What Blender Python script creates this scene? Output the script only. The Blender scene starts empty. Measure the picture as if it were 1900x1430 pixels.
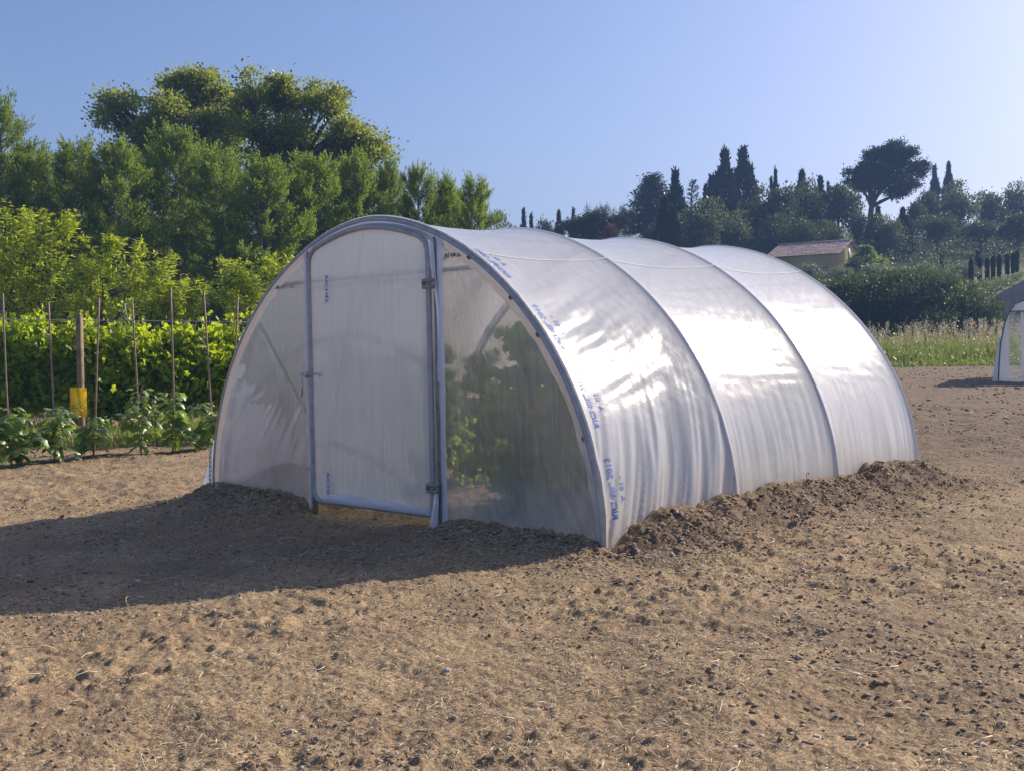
import bpy, math, random
import numpy as np
from mathutils import Vector, Matrix

random.seed(7)
RNG = np.random.default_rng(7)
SC = bpy.context.scene
COL = SC.collection
PI = math.pi

# ------------------------------------------------------------------ camera
FPX, PW, PH = 2131.2, 1900.0, 1430.0
CAMP = np.array([6.86534, -5.60145, 1.18479])
YAW, PITCH, ROLL = -0.7661, -0.02667, -0.01215
FW = np.array([math.sin(YAW)*math.cos(PITCH), math.cos(YAW)*math.cos(PITCH), math.sin(PITCH)])
_R = np.array([math.cos(YAW), -math.sin(YAW), 0.0]); _U = np.cross(_R, FW)
RT = _R*math.cos(ROLL) + _U*math.sin(ROLL)
UP = _U*math.cos(ROLL) - _R*math.sin(ROLL)
cd = bpy.data.cameras.new('camera'); cam = bpy.data.objects.new('camera', cd); COL.objects.link(cam)
cd.sensor_fit = 'HORIZONTAL'; cd.sensor_width = 36.0; cd.lens = 36.0*FPX/PW
cd.clip_start = 0.1; cd.clip_end = 6000
cd.dof.use_dof = True; cd.dof.focus_distance = 8.6; cd.dof.aperture_fstop = 20.0
M = Matrix.Identity(4)
for i in range(3):
    M[i][0] = RT[i]; M[i][1] = UP[i]; M[i][2] = -FW[i]; M[i][3] = CAMP[i]
cam.matrix_world = M
SC.camera = cam

# ------------------------------------------------------------------ light
SUND = np.array([0.30, 1.72, 1.0]); SUND /= np.linalg.norm(SUND)     # towards the sun
SUN_EL = math.asin(SUND[2]); SUN_AZ = math.atan2(SUND[0], SUND[1])
w = bpy.data.worlds.new('World'); SC.world = w; w.use_nodes = True
nt = w.node_tree; nt.nodes.clear()
sky = nt.nodes.new('ShaderNodeTexSky'); sky.sky_type = 'NISHITA'; sky.sun_disc = False
sky.sun_elevation = SUN_EL; sky.sun_rotation = SUN_AZ
sky.altitude = 100; sky.air_density = 1.0; sky.dust_density = 2.2; sky.ozone_density = 5.0
bg = nt.nodes.new('ShaderNodeBackground'); bg.inputs['Strength'].default_value = 0.10
out = nt.nodes.new('ShaderNodeOutputWorld')
tint = nt.nodes.new('ShaderNodeMix'); tint.data_type = 'RGBA'; tint.blend_type = 'MULTIPLY'; tint.inputs[0].default_value = 1.0
tint.inputs[7].default_value = (0.95, 0.87, 0.955, 1)
nt.links.new(sky.outputs[0], tint.inputs[6]); nt.links.new(tint.outputs[2], bg.inputs[0]); nt.links.new(bg.outputs[0], out.inputs[0])
sd = bpy.data.lights.new('sun', 'SUN'); sd.energy = 4.0; sd.angle = math.radians(0.53); sd.color = (1.0, 0.88, 0.72)
so = bpy.data.objects.new('sun', sd); COL.objects.link(so)
so.rotation_euler = Vector(SUND).to_track_quat('Z', 'Y').to_euler(); so.location = (20, 60, 50)
SC.view_settings.view_transform = 'Standard'; SC.view_settings.look = 'None'
SC.view_settings.exposure = 0.65; SC.view_settings.gamma = 1.0
try: SC.view_settings.use_curve_mapping = False
except Exception: pass
SC.render.engine = 'CYCLES'
SC.cycles.max_bounces = 10; SC.cycles.transparent_max_bounces = 24
SC.cycles.diffuse_bounces = 3; SC.cycles.glossy_bounces = 3; SC.cycles.transmission_bounces = 6
SC.cycles.volume_bounces = 0
SC.cycles.sample_clamp_indirect = 4.0
SC.cycles.use_denoising = True

# ------------------------------------------------------------------ helpers
def at(px, py, D):
    """point at depth D (metres along the view axis) seen at photo pixel px, py"""
    return CAMP + D*(FW + RT*(px-PW/2)/FPX - UP*(py-PH/2)/FPX)

def _hash(ix, iy, seed):
    h = (ix.astype(np.int64)*374761393 + iy.astype(np.int64)*668265263 + seed*1442695041) & 0xffffffff
    h = ((h ^ (h >> 13))*1274126177) & 0xffffffff
    h = (h ^ (h >> 16)) & 0xffff
    return h/65535.0
def vnoise(x, y, seed=0):
    x = np.asarray(x, float); y = np.asarray(y, float)
    ix = np.floor(x); iy = np.floor(y); fx = x-ix; fy = y-iy
    fx = fx*fx*(3-2*fx); fy = fy*fy*(3-2*fy)
    a = _hash(ix, iy, seed); b = _hash(ix+1, iy, seed); c = _hash(ix, iy+1, seed); d = _hash(ix+1, iy+1, seed)
    return (a*(1-fx)+b*fx)*(1-fy) + (c*(1-fx)+d*fx)*fy
def fbm(x, y, o=4, seed=0, g=0.5):
    s = 0; a = 1; t = 0
    x = np.asarray(x, float); y = np.asarray(y, float)
    for k in range(o):
        s = s + a*vnoise(x, y, seed+k*17); t += a; a *= g; x, y = x*2.03+11.3, y*2.03-7.1
    return s/t
def sstep(a, b, x):
    t = np.clip((np.asarray(x, float)-a)/(b-a), 0, 1); return t*t*(3-2*t)

def link(o, parent=None):
    COL.objects.link(o)
    if parent is not None: o.parent = parent
    return o
def tag(o, label=None, cat=None, group=None, kind=None):
    if label: o['label'] = label
    if cat: o['category'] = cat
    if group: o['group'] = group
    if kind: o['kind'] = kind
    return o
def thing(name, label, cat, loc=(0, 0, 0), rotz=0.0, group=None):
    o = bpy.data.objects.new(name, None); o.empty_display_size = 0.2
    o.location = tuple(float(v) for v in loc); o.rotation_euler = (0, 0, rotz)
    COL.objects.link(o); return tag(o, label, cat, group)

def mesh_np(name, V, polys, mat=None, smooth=False, attr=None):
    """V (n,3); polys: list of int arrays (m,k) with any k; attr: dict name->(n,) floats"""
    me = bpy.data.meshes.new(name)
    V = np.asarray(V, np.float32)
    polys = [np.asarray(p, np.int32) for p in polys if len(p)]
    me.vertices.add(len(V)); me.vertices.foreach_set('co', V.ravel())
    nl = sum(p.size for p in polys); npn = sum(len(p) for p in polys)
    me.loops.add(nl); me.polygons.add(npn)
    me.loops.foreach_set('vertex_index', np.concatenate([p.ravel() for p in polys]))
    tot = np.concatenate([np.full(len(p), p.shape[1], np.int32) for p in polys])
    st = np.concatenate([[0], np.cumsum(tot)[:-1]]).astype(np.int32)
    me.polygons.foreach_set('loop_start', st)
    me.polygons.foreach_set('loop_total', tot)
    if smooth: me.polygons.foreach_set('use_smooth', np.ones(npn, bool))
    if attr:
        for k, a in attr.items():
            at_ = me.attributes.new(k, 'FLOAT', 'POINT'); at_.data.foreach_set('value', np.asarray(a, np.float32))
    if mat: me.materials.append(mat)
    me.update(calc_edges=True)
    return me
def ob(name, me, parent=None, loc=None):
    o = bpy.data.objects.new(name, me)
    if loc is not None: o.location = tuple(float(v) for v in loc)
    return link(o, parent)

class Geo:
    """collects vertex blocks and faces, builds one mesh"""
    def __init__(s): s.V = []; s.P = {}; s.A = []; s.n = 0
    def add(s, V, polys, a=None):
        V = np.asarray(V, float); s.V.append(V)
        for p in polys:
            p = np.asarray(p, int)
            if len(p): s.P.setdefault(p.shape[1], []).append(p+s.n)
        s.A.append(np.zeros(len(V)) if a is None else (np.full(len(V), a) if np.isscalar(a) else a))
        s.n += len(V)
    def mesh(s, name, mat, smooth=False):
        return mesh_np(name, np.concatenate(s.V), [np.concatenate(v) for v in s.P.values()], mat, smooth, {'rnd': np.concatenate(s.A)})
    def build(s, name, mat, parent=None, smooth=False, loc=None):
        return ob(name, s.mesh(name, mat, smooth), parent, loc)

def tube(path, rad, sides=10, cap=True, closed=False):
    P = np.asarray(path, float); n = len(P)
    rad = np.full(n, rad) if np.isscalar(rad) else np.asarray(rad, float)
    if closed: T = np.roll(P, -1, 0)-np.roll(P, 1, 0)
    else: T = np.gradient(P, axis=0)
    T /= np.linalg.norm(T, axis=1)[:, None]+1e-9
    ref = np.array([0, 0, 1.]) if abs(T[0][2]) < .9 else np.array([0, 1., 0])
    N = np.zeros_like(P); nn = np.cross(T[0], ref); nn /= np.linalg.norm(nn)
    for i in range(n):
        nn = nn - T[i]*(nn@T[i]); nn /= np.linalg.norm(nn)+1e-9; N[i] = nn
    B = np.cross(T, N)
    a = np.linspace(0, 2*PI, sides, endpoint=False)
    V = P[:, None]+rad[:, None, None]*(N[:, None]*np.cos(a)[None, :, None]+B[:, None]*np.sin(a)[None, :, None])
    V = V.reshape(-1, 3)
    k = n if closed else n-1
    i = np.arange(k)[:, None]*sides; i2 = ((np.arange(k)+1) % n)[:, None]*sides
    j = np.arange(sides)[None]; j2 = (j+1) % sides
    q = np.stack([i+j, i+j2, i2+j2, i2+j], -1).reshape(-1, 4)
    polys = [q]
    if cap and not closed:
        c0 = len(V); V = np.vstack([V, P[0], P[-1]])
        polys.append(np.stack([np.full(sides, c0), (np.arange(sides)+1) % sides, np.arange(sides)], 1))
        b = (n-1)*sides
        polys.append(np.stack([np.full(sides, c0+1), b+np.arange(sides), b+(np.arange(sides)+1) % sides], 1))
    return V, polys
def tube_ob(name, path, rad, mat, parent=None, sides=10, closed=False):
    V, p = tube(path, rad, sides, True, closed)
    g = Geo(); g.add(V, p); return g.build(name, mat, parent, True)
def box(cx, cy, cz, sx, sy, sz, bev=0.0):
    x, y, z = sx/2, sy/2, sz/2; b = min(bev, x*.8, y*.8, z*.8)
    if b <= 0:
        V = np.array([[i*x, j*y, k*z] for k in (-1, 1) for j in (-1, 1) for i in (-1, 1)], float)
        F = [[0, 2, 3, 1], [4, 5, 7, 6], [0, 1, 5, 4], [2, 6, 7, 3], [0, 4, 6, 2], [1, 3, 7, 5]]
        return V+[cx, cy, cz], [F]
    ring = [(-x+b, -y), (x-b, -y), (x, -y+b), (x, y-b), (x-b, y), (-x+b, y), (-x, y-b), (-x, -y+b)]
    V = [];
    for zz, s in ((-z, (x-b)/x), (-z+b, 1), (z-b, 1), (z, (x-b)/x)):
        for (px, py) in ring: V.append([px*(s if s < 1 else 1), py*(s if s < 1 else 1), zz])
    F = []
    for r in range(3):
        for i in range(8): F.append([r*8+i, r*8+(i+1) % 8, (r+1)*8+(i+1) % 8, (r+1)*8+i])
    return np.array(V)+[cx, cy, cz], [F, [[7, 6, 5, 4, 3, 2, 1, 0], [24+i for i in range(8)]]]
def grid_polys(nu, nv):
    i = np.arange(nu-1)[:, None]*nv+np.arange(nv-1)[None]
    return np.stack([i, i+nv, i+nv+1, i+1], -1).reshape(-1, 4)

# ------------------------------------------------------------------ materials
def newmat(name):
    m = bpy.data.materials.new(name); m.use_nodes = True; m.node_tree.nodes.clear(); return m
class NB:
    def __init__(s, m): s.t = m.node_tree; s.n = s.t.nodes
    def node(s, ty, **kw):
        nd = s.n.new(ty)
        for k, v in kw.items():
            if k.startswith('i_'):
                key = k[2:]; nd.inputs[int(key) if key.isdigit() else key.replace('_', ' ')].default_value = v
            else: setattr(nd, k, v)
        return nd
    def l(s, a, b): s.t.links.new(a, b)
    def noise(s, scale, detail=4, rough=.55, vec=None, dist=0):
        nd = s.node('ShaderNodeTexNoise'); nd.inputs['Scale'].default_value = scale
        nd.inputs['Detail'].default_value = detail; nd.inputs['Roughness'].default_value = rough; nd.inputs['Distortion'].default_value = dist
        if vec is not None: s.l(vec, nd.inputs['Vector'])
        return nd.outputs[0]
    def ramp(s, fac, stops):
        nd = s.node('ShaderNodeValToRGB'); cr = nd.color_ramp
        while len(cr.elements) > 1: cr.elements.remove(cr.elements[-1])
        for i, (p, c) in enumerate(stops):
            e = cr.elements[0] if i == 0 else cr.elements.new(p)
            e.position = p; e.color = (c, c, c, 1) if np.isscalar(c) else (c[0], c[1], c[2], 1)
        s.l(fac, nd.inputs[0]); return nd.outputs[0]
    def mixc(s, fac, a, b, mode='MIX'):
        nd = s.node('ShaderNodeMix', data_type='RGBA', blend_type=mode)
        for v, k in ((fac, 0), (a, 6), (b, 7)):
            if isinstance(v, (int, float)): nd.inputs[k].default_value = v
            elif isinstance(v, tuple): nd.inputs[k].default_value = (v[0], v[1], v[2], 1)
            else: s.l(v, nd.inputs[k])
        return nd.outputs[2]
    def math(s, op, a, b=0.0, clamp=False):
        nd = s.node('ShaderNodeMath', operation=op, use_clamp=clamp)
        for v, k in ((a, 0), (b, 1)):
            if isinstance(v, (int, float)): nd.inputs[k].default_value = v
            else: s.l(v, nd.inputs[k])
        return nd.outputs[0]
    def mixs(s, fac, a, b):
        nd = s.node('ShaderNodeMixShader')
        if isinstance(fac, (int, float)): nd.inputs[0].default_value = fac
        else: s.l(fac, nd.inputs[0])
        s.l(a, nd.inputs[1]); s.l(b, nd.inputs[2]); return nd.outputs[0]
    def out(s, sh, disp=None):
        o = s.node('ShaderNodeOutputMaterial'); s.l(sh, o.inputs[0])
    def bump(s, h, strength=.5, dist=.01):
        nd = s.node('ShaderNodeBump'); nd.inputs['Strength'].default_value = strength; nd.inputs['Distance'].default_value = dist
        s.l(h, nd.inputs['Height']); return nd.outputs[0]
    def pos(s): return s.node('ShaderNodeNewGeometry').outputs['Position']
    def obj(s): return s.node('ShaderNodeTexCoord').outputs['Object']
    def attr(s, n='rnd'): return s.node('ShaderNodeAttribute', attribute_name=n).outputs['Fac']

def pmat(name, c1, c2=None, rough=.7, metal=0.0, scale=20, bump=.3, bd=.005, spec=.5, space='obj'):
    m = newmat(name); b = NB(m); p = b.node('ShaderNodeBsdfPrincipled')
    vec = b.obj() if space == 'obj' else b.pos()
    nz = b.noise(scale, 5, .6, vec)
    c2 = c2 or tuple(v*.7 for v in c1)
    b.l(b.mixc(b.ramp(nz, [(.35, 0.), (.65, 1.)]), c1, c2), p.inputs['Base Color'])
    p.inputs['Roughness'].default_value = rough; p.inputs['Metallic'].default_value = metal
    p.inputs['Specular IOR Level'].default_value = spec
    if bump: b.l(b.bump(b.noise(scale*3, 4, .6, vec), bump, bd), p.inputs['Normal'])
    b.out(p.outputs[0]); return m

def leafmat(name, c1, c2, trans=.45, gloss=.12, tc=None, rough=.45):
    """c1..c2 across leaves by the rnd attribute; tc: colour of light coming through"""
    m = newmat(name); b = NB(m)
    r = b.attr(); col = b.mixc(r, c1, c2)
    nz = b.noise(3.0, 2, .5, b.pos())
    col = b.mixc(b.math('MULTIPLY', nz, .35), col, tuple(v*.6 for v in c1))
    d = b.node('ShaderNodeBsdfDiffuse'); b.l(col, d.inputs[0])
    t = b.node('ShaderNodeBsdfTranslucent')
    tcol = b.mixc(.5, col, tc if tc else tuple(min(1, v*2.2) for v in c2)); b.l(tcol, t.inputs[0])
    g = b.node('ShaderNodeBsdfGlossy'); g.inputs['Roughness'].default_value = rough; g.inputs[0].default_value = (1, 1, 1, 1)
    fr = b.node('ShaderNodeLayerWeight'); fr.inputs[0].default_value = .35
    s = b.mixs(trans, d.outputs[0], t.outputs[0])
    s = b.mixs(b.math('MULTIPLY', fr.outputs['Facing'], gloss), s, g.outputs[0])
    b.out(s); return m

# greenhouse film: sees through a little, scatters the rest, shiny
def filmmat(name, transp, refr, transl, diff, gloss, crease_shine=0.0, rrough=.3, grough=.2, tint=(.93, .94, .97), dirt=0.0, bump=0.25, zdirt=.35):
    m = newmat(name); b = NB(m); pos = b.obj()
    nz = b.noise(60, 3, .6, pos); n2 = b.noise(7, 5, .6, pos)
    h = b.math('ADD', b.math('MULTIPLY', nz, .35), b.math('MULTIPLY', n2, 1.0))
    nrm = b.bump(h, bump, .02)
    tr = b.node('ShaderNodeBsdfTransparent'); tr.inputs[0].default_value = (*tint, 1)
    rf = b.node('ShaderNodeBsdfRefraction'); rf.inputs[0].default_value = (*tint, 1); rf.inputs['Roughness'].default_value = rrough; rf.inputs['IOR'].default_value = 1.16
    tl = b.node('ShaderNodeBsdfTranslucent'); df = b.node('ShaderNodeBsdfDiffuse')
    tl.inputs[0].default_value = (*tint, 1)
    gl = b.node('ShaderNodeBsdfGlossy'); gl.inputs[0].default_value = (1, 1, 1, 1); gl.inputs['Roughness'].default_value = grough
    for nd in (rf, gl): b.l(nrm, nd.inputs['Normal'])
    b.l(nrm, df.inputs['Normal'])
    # dust low on the sheet
    sx = b.node('ShaderNodeSeparateXYZ'); b.l(pos, sx.inputs[0])
    low = b.math('SUBTRACT', 1.0, b.math('DIVIDE', b.math('ADD', sx.outputs[2], .05), zdirt), True)
    dn = b.noise(5, 5, .62, pos)
    dm = b.math('MULTIPLY', b.math('MULTIPLY', low, b.ramp(dn, [(.3, .15), (.62, 1.)])), dirt, True)
    b.l(b.mixc(dm, tint, (.66, .47, .31)), df.inputs[0])
    tot = transp+refr+transl+diff
    s = b.mixs(refr/(transp+refr), tr.outputs[0], rf.outputs[0])
    s2 = b.mixs(diff/(transl+diff), tl.outputs[0], df.outputs[0])
    s = b.mixs((transl+diff)/tot, s, s2)
    s = b.mixs(b.math('MULTIPLY', dm, .85), s, df.outputs[0])
    if crease_shine:      # creases whitened in the shader for the bright streaks of lit folds, near vertical
        mp = b.node('ShaderNodeMapping'); mp.inputs['Scale'].default_value = (16, 1, .55); mp.inputs['Rotation'].default_value = (0, .05, 0); b.l(pos, mp.inputs['Vector'])
        a1 = b.ramp(b.noise(1.0, 3, .55, mp.outputs[0], .3), [(.50, 0.), (.535, .8), (.56, .12), (.75, .5)])
        a2 = b.ramp(b.noise(2.3, 2, .5, mp.outputs[0]), [(.55, 0.), (.60, .5), (.63, 0.)])
        cf = b.math('MULTIPLY', b.math('ADD', a1, a2), .42*crease_shine, True)
        s = b.mixs(cf, s, b.mixs(.5, tl.outputs[0], df.outputs[0]))
    lw = b.node('ShaderNodeLayerWeight'); lw.inputs[0].default_value = .35
    gf = b.math('ADD', b.math('MULTIPLY', lw.outputs['Fresnel'], .6), gloss, True)
    s = b.mixs(gf, s, gl.outputs[0])
    b.out(s); return m

M_COVER = filmmat('cover_film', .14, .04, .46, .44, .03, rrough=.4, grough=.22, tint=(.92, .94, .98), dirt=.8, bump=.14, zdirt=.5)
M_END = filmmat('end_film', .56, .12, .20, .10, .02, crease_shine=.28, rrough=.22, grough=.25, tint=(.92, .94, .98), dirt=.95, bump=.06, zdirt=.42)
M_DOORF = filmmat('door_film', .12, .22, .40, .42, .03, crease_shine=.85, rrough=.36, grough=.25, tint=(.93, .96, .99), dirt=.2, bump=.08)
M_HEM = filmmat('hem_film', .15, .15, .15, .55, .04, rrough=.35, grough=.3, tint=(.78, .84, .98), dirt=.3, bump=.2)
M_CLEAR = filmmat('clear_film', .62, .12, .10, .10, .05, rrough=.2, grough=.2, tint=(.93, .95, .97), dirt=.3, bump=.1)
M_PIPE = pmat('galvanised_pipe', (.46, .46, .48), (.33, .33, .35), .5, .35, 14, .15, .002)
M_PIPE2 = pmat('weathered_pipe', (.40, .37, .36), (.24, .22, .21), .55, .3, 18, .2, .002)
M_STEEL = pmat('bright_steel', (.62, .62, .64), (.45, .45, .47), .3, .9, 30, .1, .001)
M_CLIP = pmat('brown_clip', (.20, .16, .10), (.12, .09, .06), .6, 0, 30, .1, .001)
M_INK = pmat('blue_ink', (.03, .12, .55), (.02, .09, .45), .6, 0, 30, 0)
M_INKP = pmat('faded_blue_ink', (.10, .19, .62), (.07, .14, .5), .6, 0, 30, 0)
M_INKB = pmat('black_ink', (.05, .05, .08), (.08, .08, .10), .6, 0, 30, 0)
M_WOOD = pmat('grey_wood', (.30, .22, .14), (.16, .11, .07), .85, 0, 9, .6, .01)
M_STAKE = pmat('stake_wood', (.34, .25, .20), (.20, .14, .11), .6, 0, 12, .3, .004)
M_WIRE = pmat('wire', (.50, .52, .55), (.35, .36, .38), .4, .6, 30, 0)
M_BARK = pmat('bark', (.10, .085, .07), (.045, .038, .032), .9, 0, 5, .8, .03)
M_BARKL = pmat('grey_dead_bark', (.24, .22, .20), (.12, .11, .10), .9, 0, 5, .6, .02)
M_BARKP = pmat('pine_bark', (.17, .10, .075), (.08, .05, .04), .9, 0, 3, .8, .04)
M_STEM = pmat('green_stem', (.10, .13, .05), (.13, .07, .08), .6, 0, 20, .1, .002)
M_HOSE = pmat('drip_hose', (.05, .10, .10), (.03, .05, .06), .5, 0, 10, 0)
M_TRAP = None

# ------------------------------------------------------------------ terrain
FH = FW[:2]/np.linalg.norm(FW[:2]); RH = np.array([FH[1], -FH[0]])
A_, H_, S_ = 2.2865, 2.25, 1.5039          # tunnel: half width, height, bay
EX, EZ = 1.80845, 1.97442
SLOPE = 0.00965
PD = np.array([0, 58, 62, 66, 72, 80, 90, 102, 116, 130, 150, 180, 240, 320, 600, 3000.])
PZ = np.array([0, 0, .3, .8, 1.9, 3.6, 5.3, 6.9, 8.6, 11.2, 13.9, 17.5, 22, 26, 30, 30.])
def ground_z(x, y, fine=True):
    x = np.asarray(x, float); y = np.asarray(y, float)
    z = -0.08 + SLOPE*np.clip(y, -30, 55)
    dx = x-CAMP[0]; dy = y-CAMP[1]
    D = dx*FH[0]+dy*FH[1]; L = dx*RH[0]+dy*RH[1]
    s = L/np.maximum(D, 1)
    z = z + np.interp(D, PD, PZ)*sstep(-.14, .12, s)*(D > 0)
    z = z + (fbm(x*.05, y*.05, 3, 5)-.5)*np.interp(D, [20, 60, 200], [0, .3, 2.5])
    near = np.interp(D, [0, 40, 60], [1, 1, 0])
    z = z + near*(fbm(x*.45, y*.45, 3, 3)-.5)*.07
    # earth banked against the film
    inside_y = sstep(-.15, .75, y)*(1-sstep(4.35, 4.7, y))*np.where(x > 0, 1, 1.0)
    bk = 0*z
    for sgn in (1, -1):
        d = sgn*x - A_
        prof = np.where(d > 0, np.exp(-(d/.34)**2), np.exp(-(d/.16)**2))
        hh = (.17+.14*fbm(y*1.9+3*sgn, x*0+sgn, 2, 9))
        bk = np.maximum(bk, inside_y*prof*hh)
    fm = sstep(-2.5, -2.2, x)*(1-sstep(-.98, -.72, x))
    prof = np.where(y < 0, np.exp(-(y/.27)**2), np.exp(-(y/.15)**2))
    bk = np.maximum(bk, fm*prof*(.09+.12*fbm(x*2.6, y*0, 2, 12)))
    fm = sstep(.78, .95, x)*(1-sstep(2.15, 2.45, x))
    bk = np.maximum(bk, fm*prof*(.055+.06*fbm(x*3.1, y*0, 2, 14))); z = z + bk
    if fine:
        wr = near
        bank = np.clip(inside_y*np.exp(-((np.abs(x)-A_-.2)/.35)**2)+np.exp(-((y+.05)/.3)**2)*(np.abs(x) < 2.5)*(1-((x > -.72) & (x < .74))), 0, 1)
        z = z + wr*((fbm(x*5, y*5, 3, 21)-.5)*.036*(1+.8*bank)+(fbm(x*1.6, y*1.6, 2, 22)-.5)*.05)
        c = fbm(x*17, y*17, 3, 25)
        z = z + wr*(np.abs(c-.5)*-2+.35)*.015*(1+2.2*bank)
        lump = sstep(.50, .70, fbm(x*12, y*12, 3, 29))*sstep(.38, .62, fbm(x*.9, y*.9, 2, 30))
        z = z + wr*lump*.019
        z = z + wr*(fbm(x*47, y*47, 2, 27)-.5)*.015*(1+1.2*bank)
    return z

def grassiness(x, y):
    dx = x-CAMP[0]; dy = y-CAMP[1]
    D = dx*FH[0]+dy*FH[1]; L = dx*RH[0]+dy*RH[1]; s = L/np.maximum(D, 1)
    right = sstep(52.5, 54.0, D + 1.2*(vnoise(x*.8, y*.8, 4)-.5))
    left = sstep(22, 26, D)*(s < -.05)
    return np.clip(right+left, 0, 1)

def soilmat():
    m = newmat('soil'); b = NB(m); P = b.pos()
    p = b.node('ShaderNodeBsdfPrincipled'); p.inputs['Roughness'].default_value = .95; p.inputs['Specular IOR Level'].default_value = .2
    n1 = b.noise(.55, 4, .6, P); n2 = b.noise(7, 5, .65, P); n3 = b.noise(55, 4, .7, P); n4 = b.noise(1.7, 4, .6, P, .6)
    c = b.mixc(b.ramp(n1, [(.35, 0.), (.65, 1.)]), (.40, .275, .150), (.265, .178, .10))
    c = b.mixc(b.ramp(n4, [(.48, 0.), (.68, .75)]), c, (.52, .375, .20))
    c = b.mixc(b.ramp(n2, [(.35, 0.), (.7, .8)]), c, (.25, .175, .11))
    c = b.mixc(b.ramp(n3, [(.52, 0.), (.68, .9)]), c, (.60, .45, .28))
    c = b.mixc(b.ramp(n3, [(.32, .9), (.47, 0.)]), c, (.12, .085, .06))
    c = b.mixc(b.ramp(b.noise(.33, 3, .6, P), [(.35, 0.), (.62, .55)]), c, (.22, .155, .10))
    for rz, th in ((.5, .60), (2.0, .61), (1.2, .60)):      # chopped straw and fibres lying on the earth
        mp = b.node('ShaderNodeMapping'); mp.inputs['Rotation'].default_value = (0, 0, rz); mp.inputs['Scale'].default_value = (230, 34, 60); b.l(P, mp.inputs['Vector'])
        fb = b.ramp(b.noise(1.0, 2, .5, mp.outputs[0], .6), [(th, 0.), (th+.05, .85)])
        c = b.mixc(b.math('MULTIPLY', fb, b.ramp(n4, [(.36, .15), (.60, 1.)])), c, (.66, .50, .28))
    # tilled darker earth beyond and to the right of the tunnel
    c = b.mixc(b.attr('tilled'), c, b.mixc(b.ramp(b.noise(2.6, 5, .7, P), [(.35, 0.), (.65, 1.)]), (.10, .07, .048), (.205, .148, .103)))
    g = b.mixc(n2, (.10, .13, .035), (.17, .17, .07))
    c = b.mixc(b.attr('grass'), c, g)
    b.l(c, p.inputs['Base Color'])
    h = b.math('ADD', b.math('MULTIPLY', n3, .35), b.math('ADD', n2, b.math('MULTIPLY', b.noise(170, 3, .7, P), .12)))
    b.l(b.bump(h, .9, .03), p.inputs['Normal'])
    b.out(p.outputs[0]); return m
M_SOIL = soilmat()

def terrain():
    g = Geo()
    az0 = math.atan2(FH[0], FH[1])
    def patch(r0, r1, nr, a0, a1, na, fine):
        r = np.geomspace(r0, r1, nr); a = az0+np.radians(np.linspace(a0, a1, na))
        X = CAMP[0]+np.sin(a)[None]*r[:, None]; Y = CAMP[1]+np.cos(a)[None]*r[:, None]
        Z = ground_z(X, Y)
        return X, Y, Z
    r = np.concatenate([np.geomspace(.3, 2.8, 12, endpoint=False), np.geomspace(2.8, 24, 560, endpoint=False), np.geomspace(24, 400, 160, endpoint=False), np.geomspace(400, 3500, 14)])
    a = np.concatenate([np.linspace(-180, -36, 50, endpoint=False), np.linspace(-36, 36, 620), np.linspace(36, 180, 51)[1:]])
    aa = az0+np.radians(a)
    X = CAMP[0]+np.sin(aa)[None]*r[:, None]; Y = CAMP[1]+np.cos(aa)[None]*r[:, None]
    Z = ground_z(X, Y)
    V = np.stack([X, Y, Z], -1).reshape(-1, 3)
    q = grid_polys(len(r), len(aa))
    gr = grassiness(X, Y).ravel()
    dx = X-CAMP[0]; dy = Y-CAMP[1]; D = dx*FH[0]+dy*FH[1]; L = dx*RH[0]+dy*RH[1]
    til = (sstep(8.5, 13, D+1.5*(vnoise(X, Y, 8)-.5))*sstep(.1, .22, L/np.maximum(D, 1))).ravel()
    bank = (np.exp(-((X-A_-.2)/.35)**2)*(Y > -.2)*(Y < 4.9)*.75).ravel()
    til = np.clip(til*.75+bank, 0, 1)
    me = mesh_np('ground', V, [q], M_SOIL, True, {'grass': gr, 'tilled': til})
    return tag(ob('ground', me), kind='structure')
ground = terrain()

# ------------------------------------------------------------------ tunnel greenhouse
def _super(A, H, n=4000):
    t = np.linspace(0, PI, n)
    x = -A*np.sign(np.cos(t))*np.abs(np.cos(t))**(2/EX); z = H*np.sin(t)**(2/EZ)
    return x, z
_sx, _sz = _super(A_, H_)
_sx = np.concatenate([[-A_, ], _sx, [A_]]); _sz = np.concatenate([[-.22], _sz, [-.22]])
_ss = np.concatenate([[0], np.cumsum(np.hypot(np.diff(_sx), np.diff(_sz)))])
SLEN = _ss[-1]
def arch(s):
    """s: arclength (array) from left foot; returns x, z, nx, nz (outward normal)"""
    x = np.interp(s, _ss, _sx); z = np.interp(s, _ss, _sz); e = .01
    x2 = np.interp(np.clip(s+e, 0, SLEN), _ss, _sx); x1 = np.interp(np.clip(s-e, 0, SLEN), _ss, _sx)
    z2 = np.interp(np.clip(s+e, 0, SLEN), _ss, _sz); z1 = np.interp(np.clip(s-e, 0, SLEN), _ss, _sz)
    tx, tz = x2-x1, z2-z1; l = np.hypot(tx, tz)+1e-9
    return x, z, -tz/l, tx/l
def arch_h(x, inset=0.0):
    """height of the arch at x"""
    xx = np.clip(np.abs(x)/(A_-inset), 0, 1)
    return (H_-inset)*(1-xx**EX)**(1/EZ)

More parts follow.
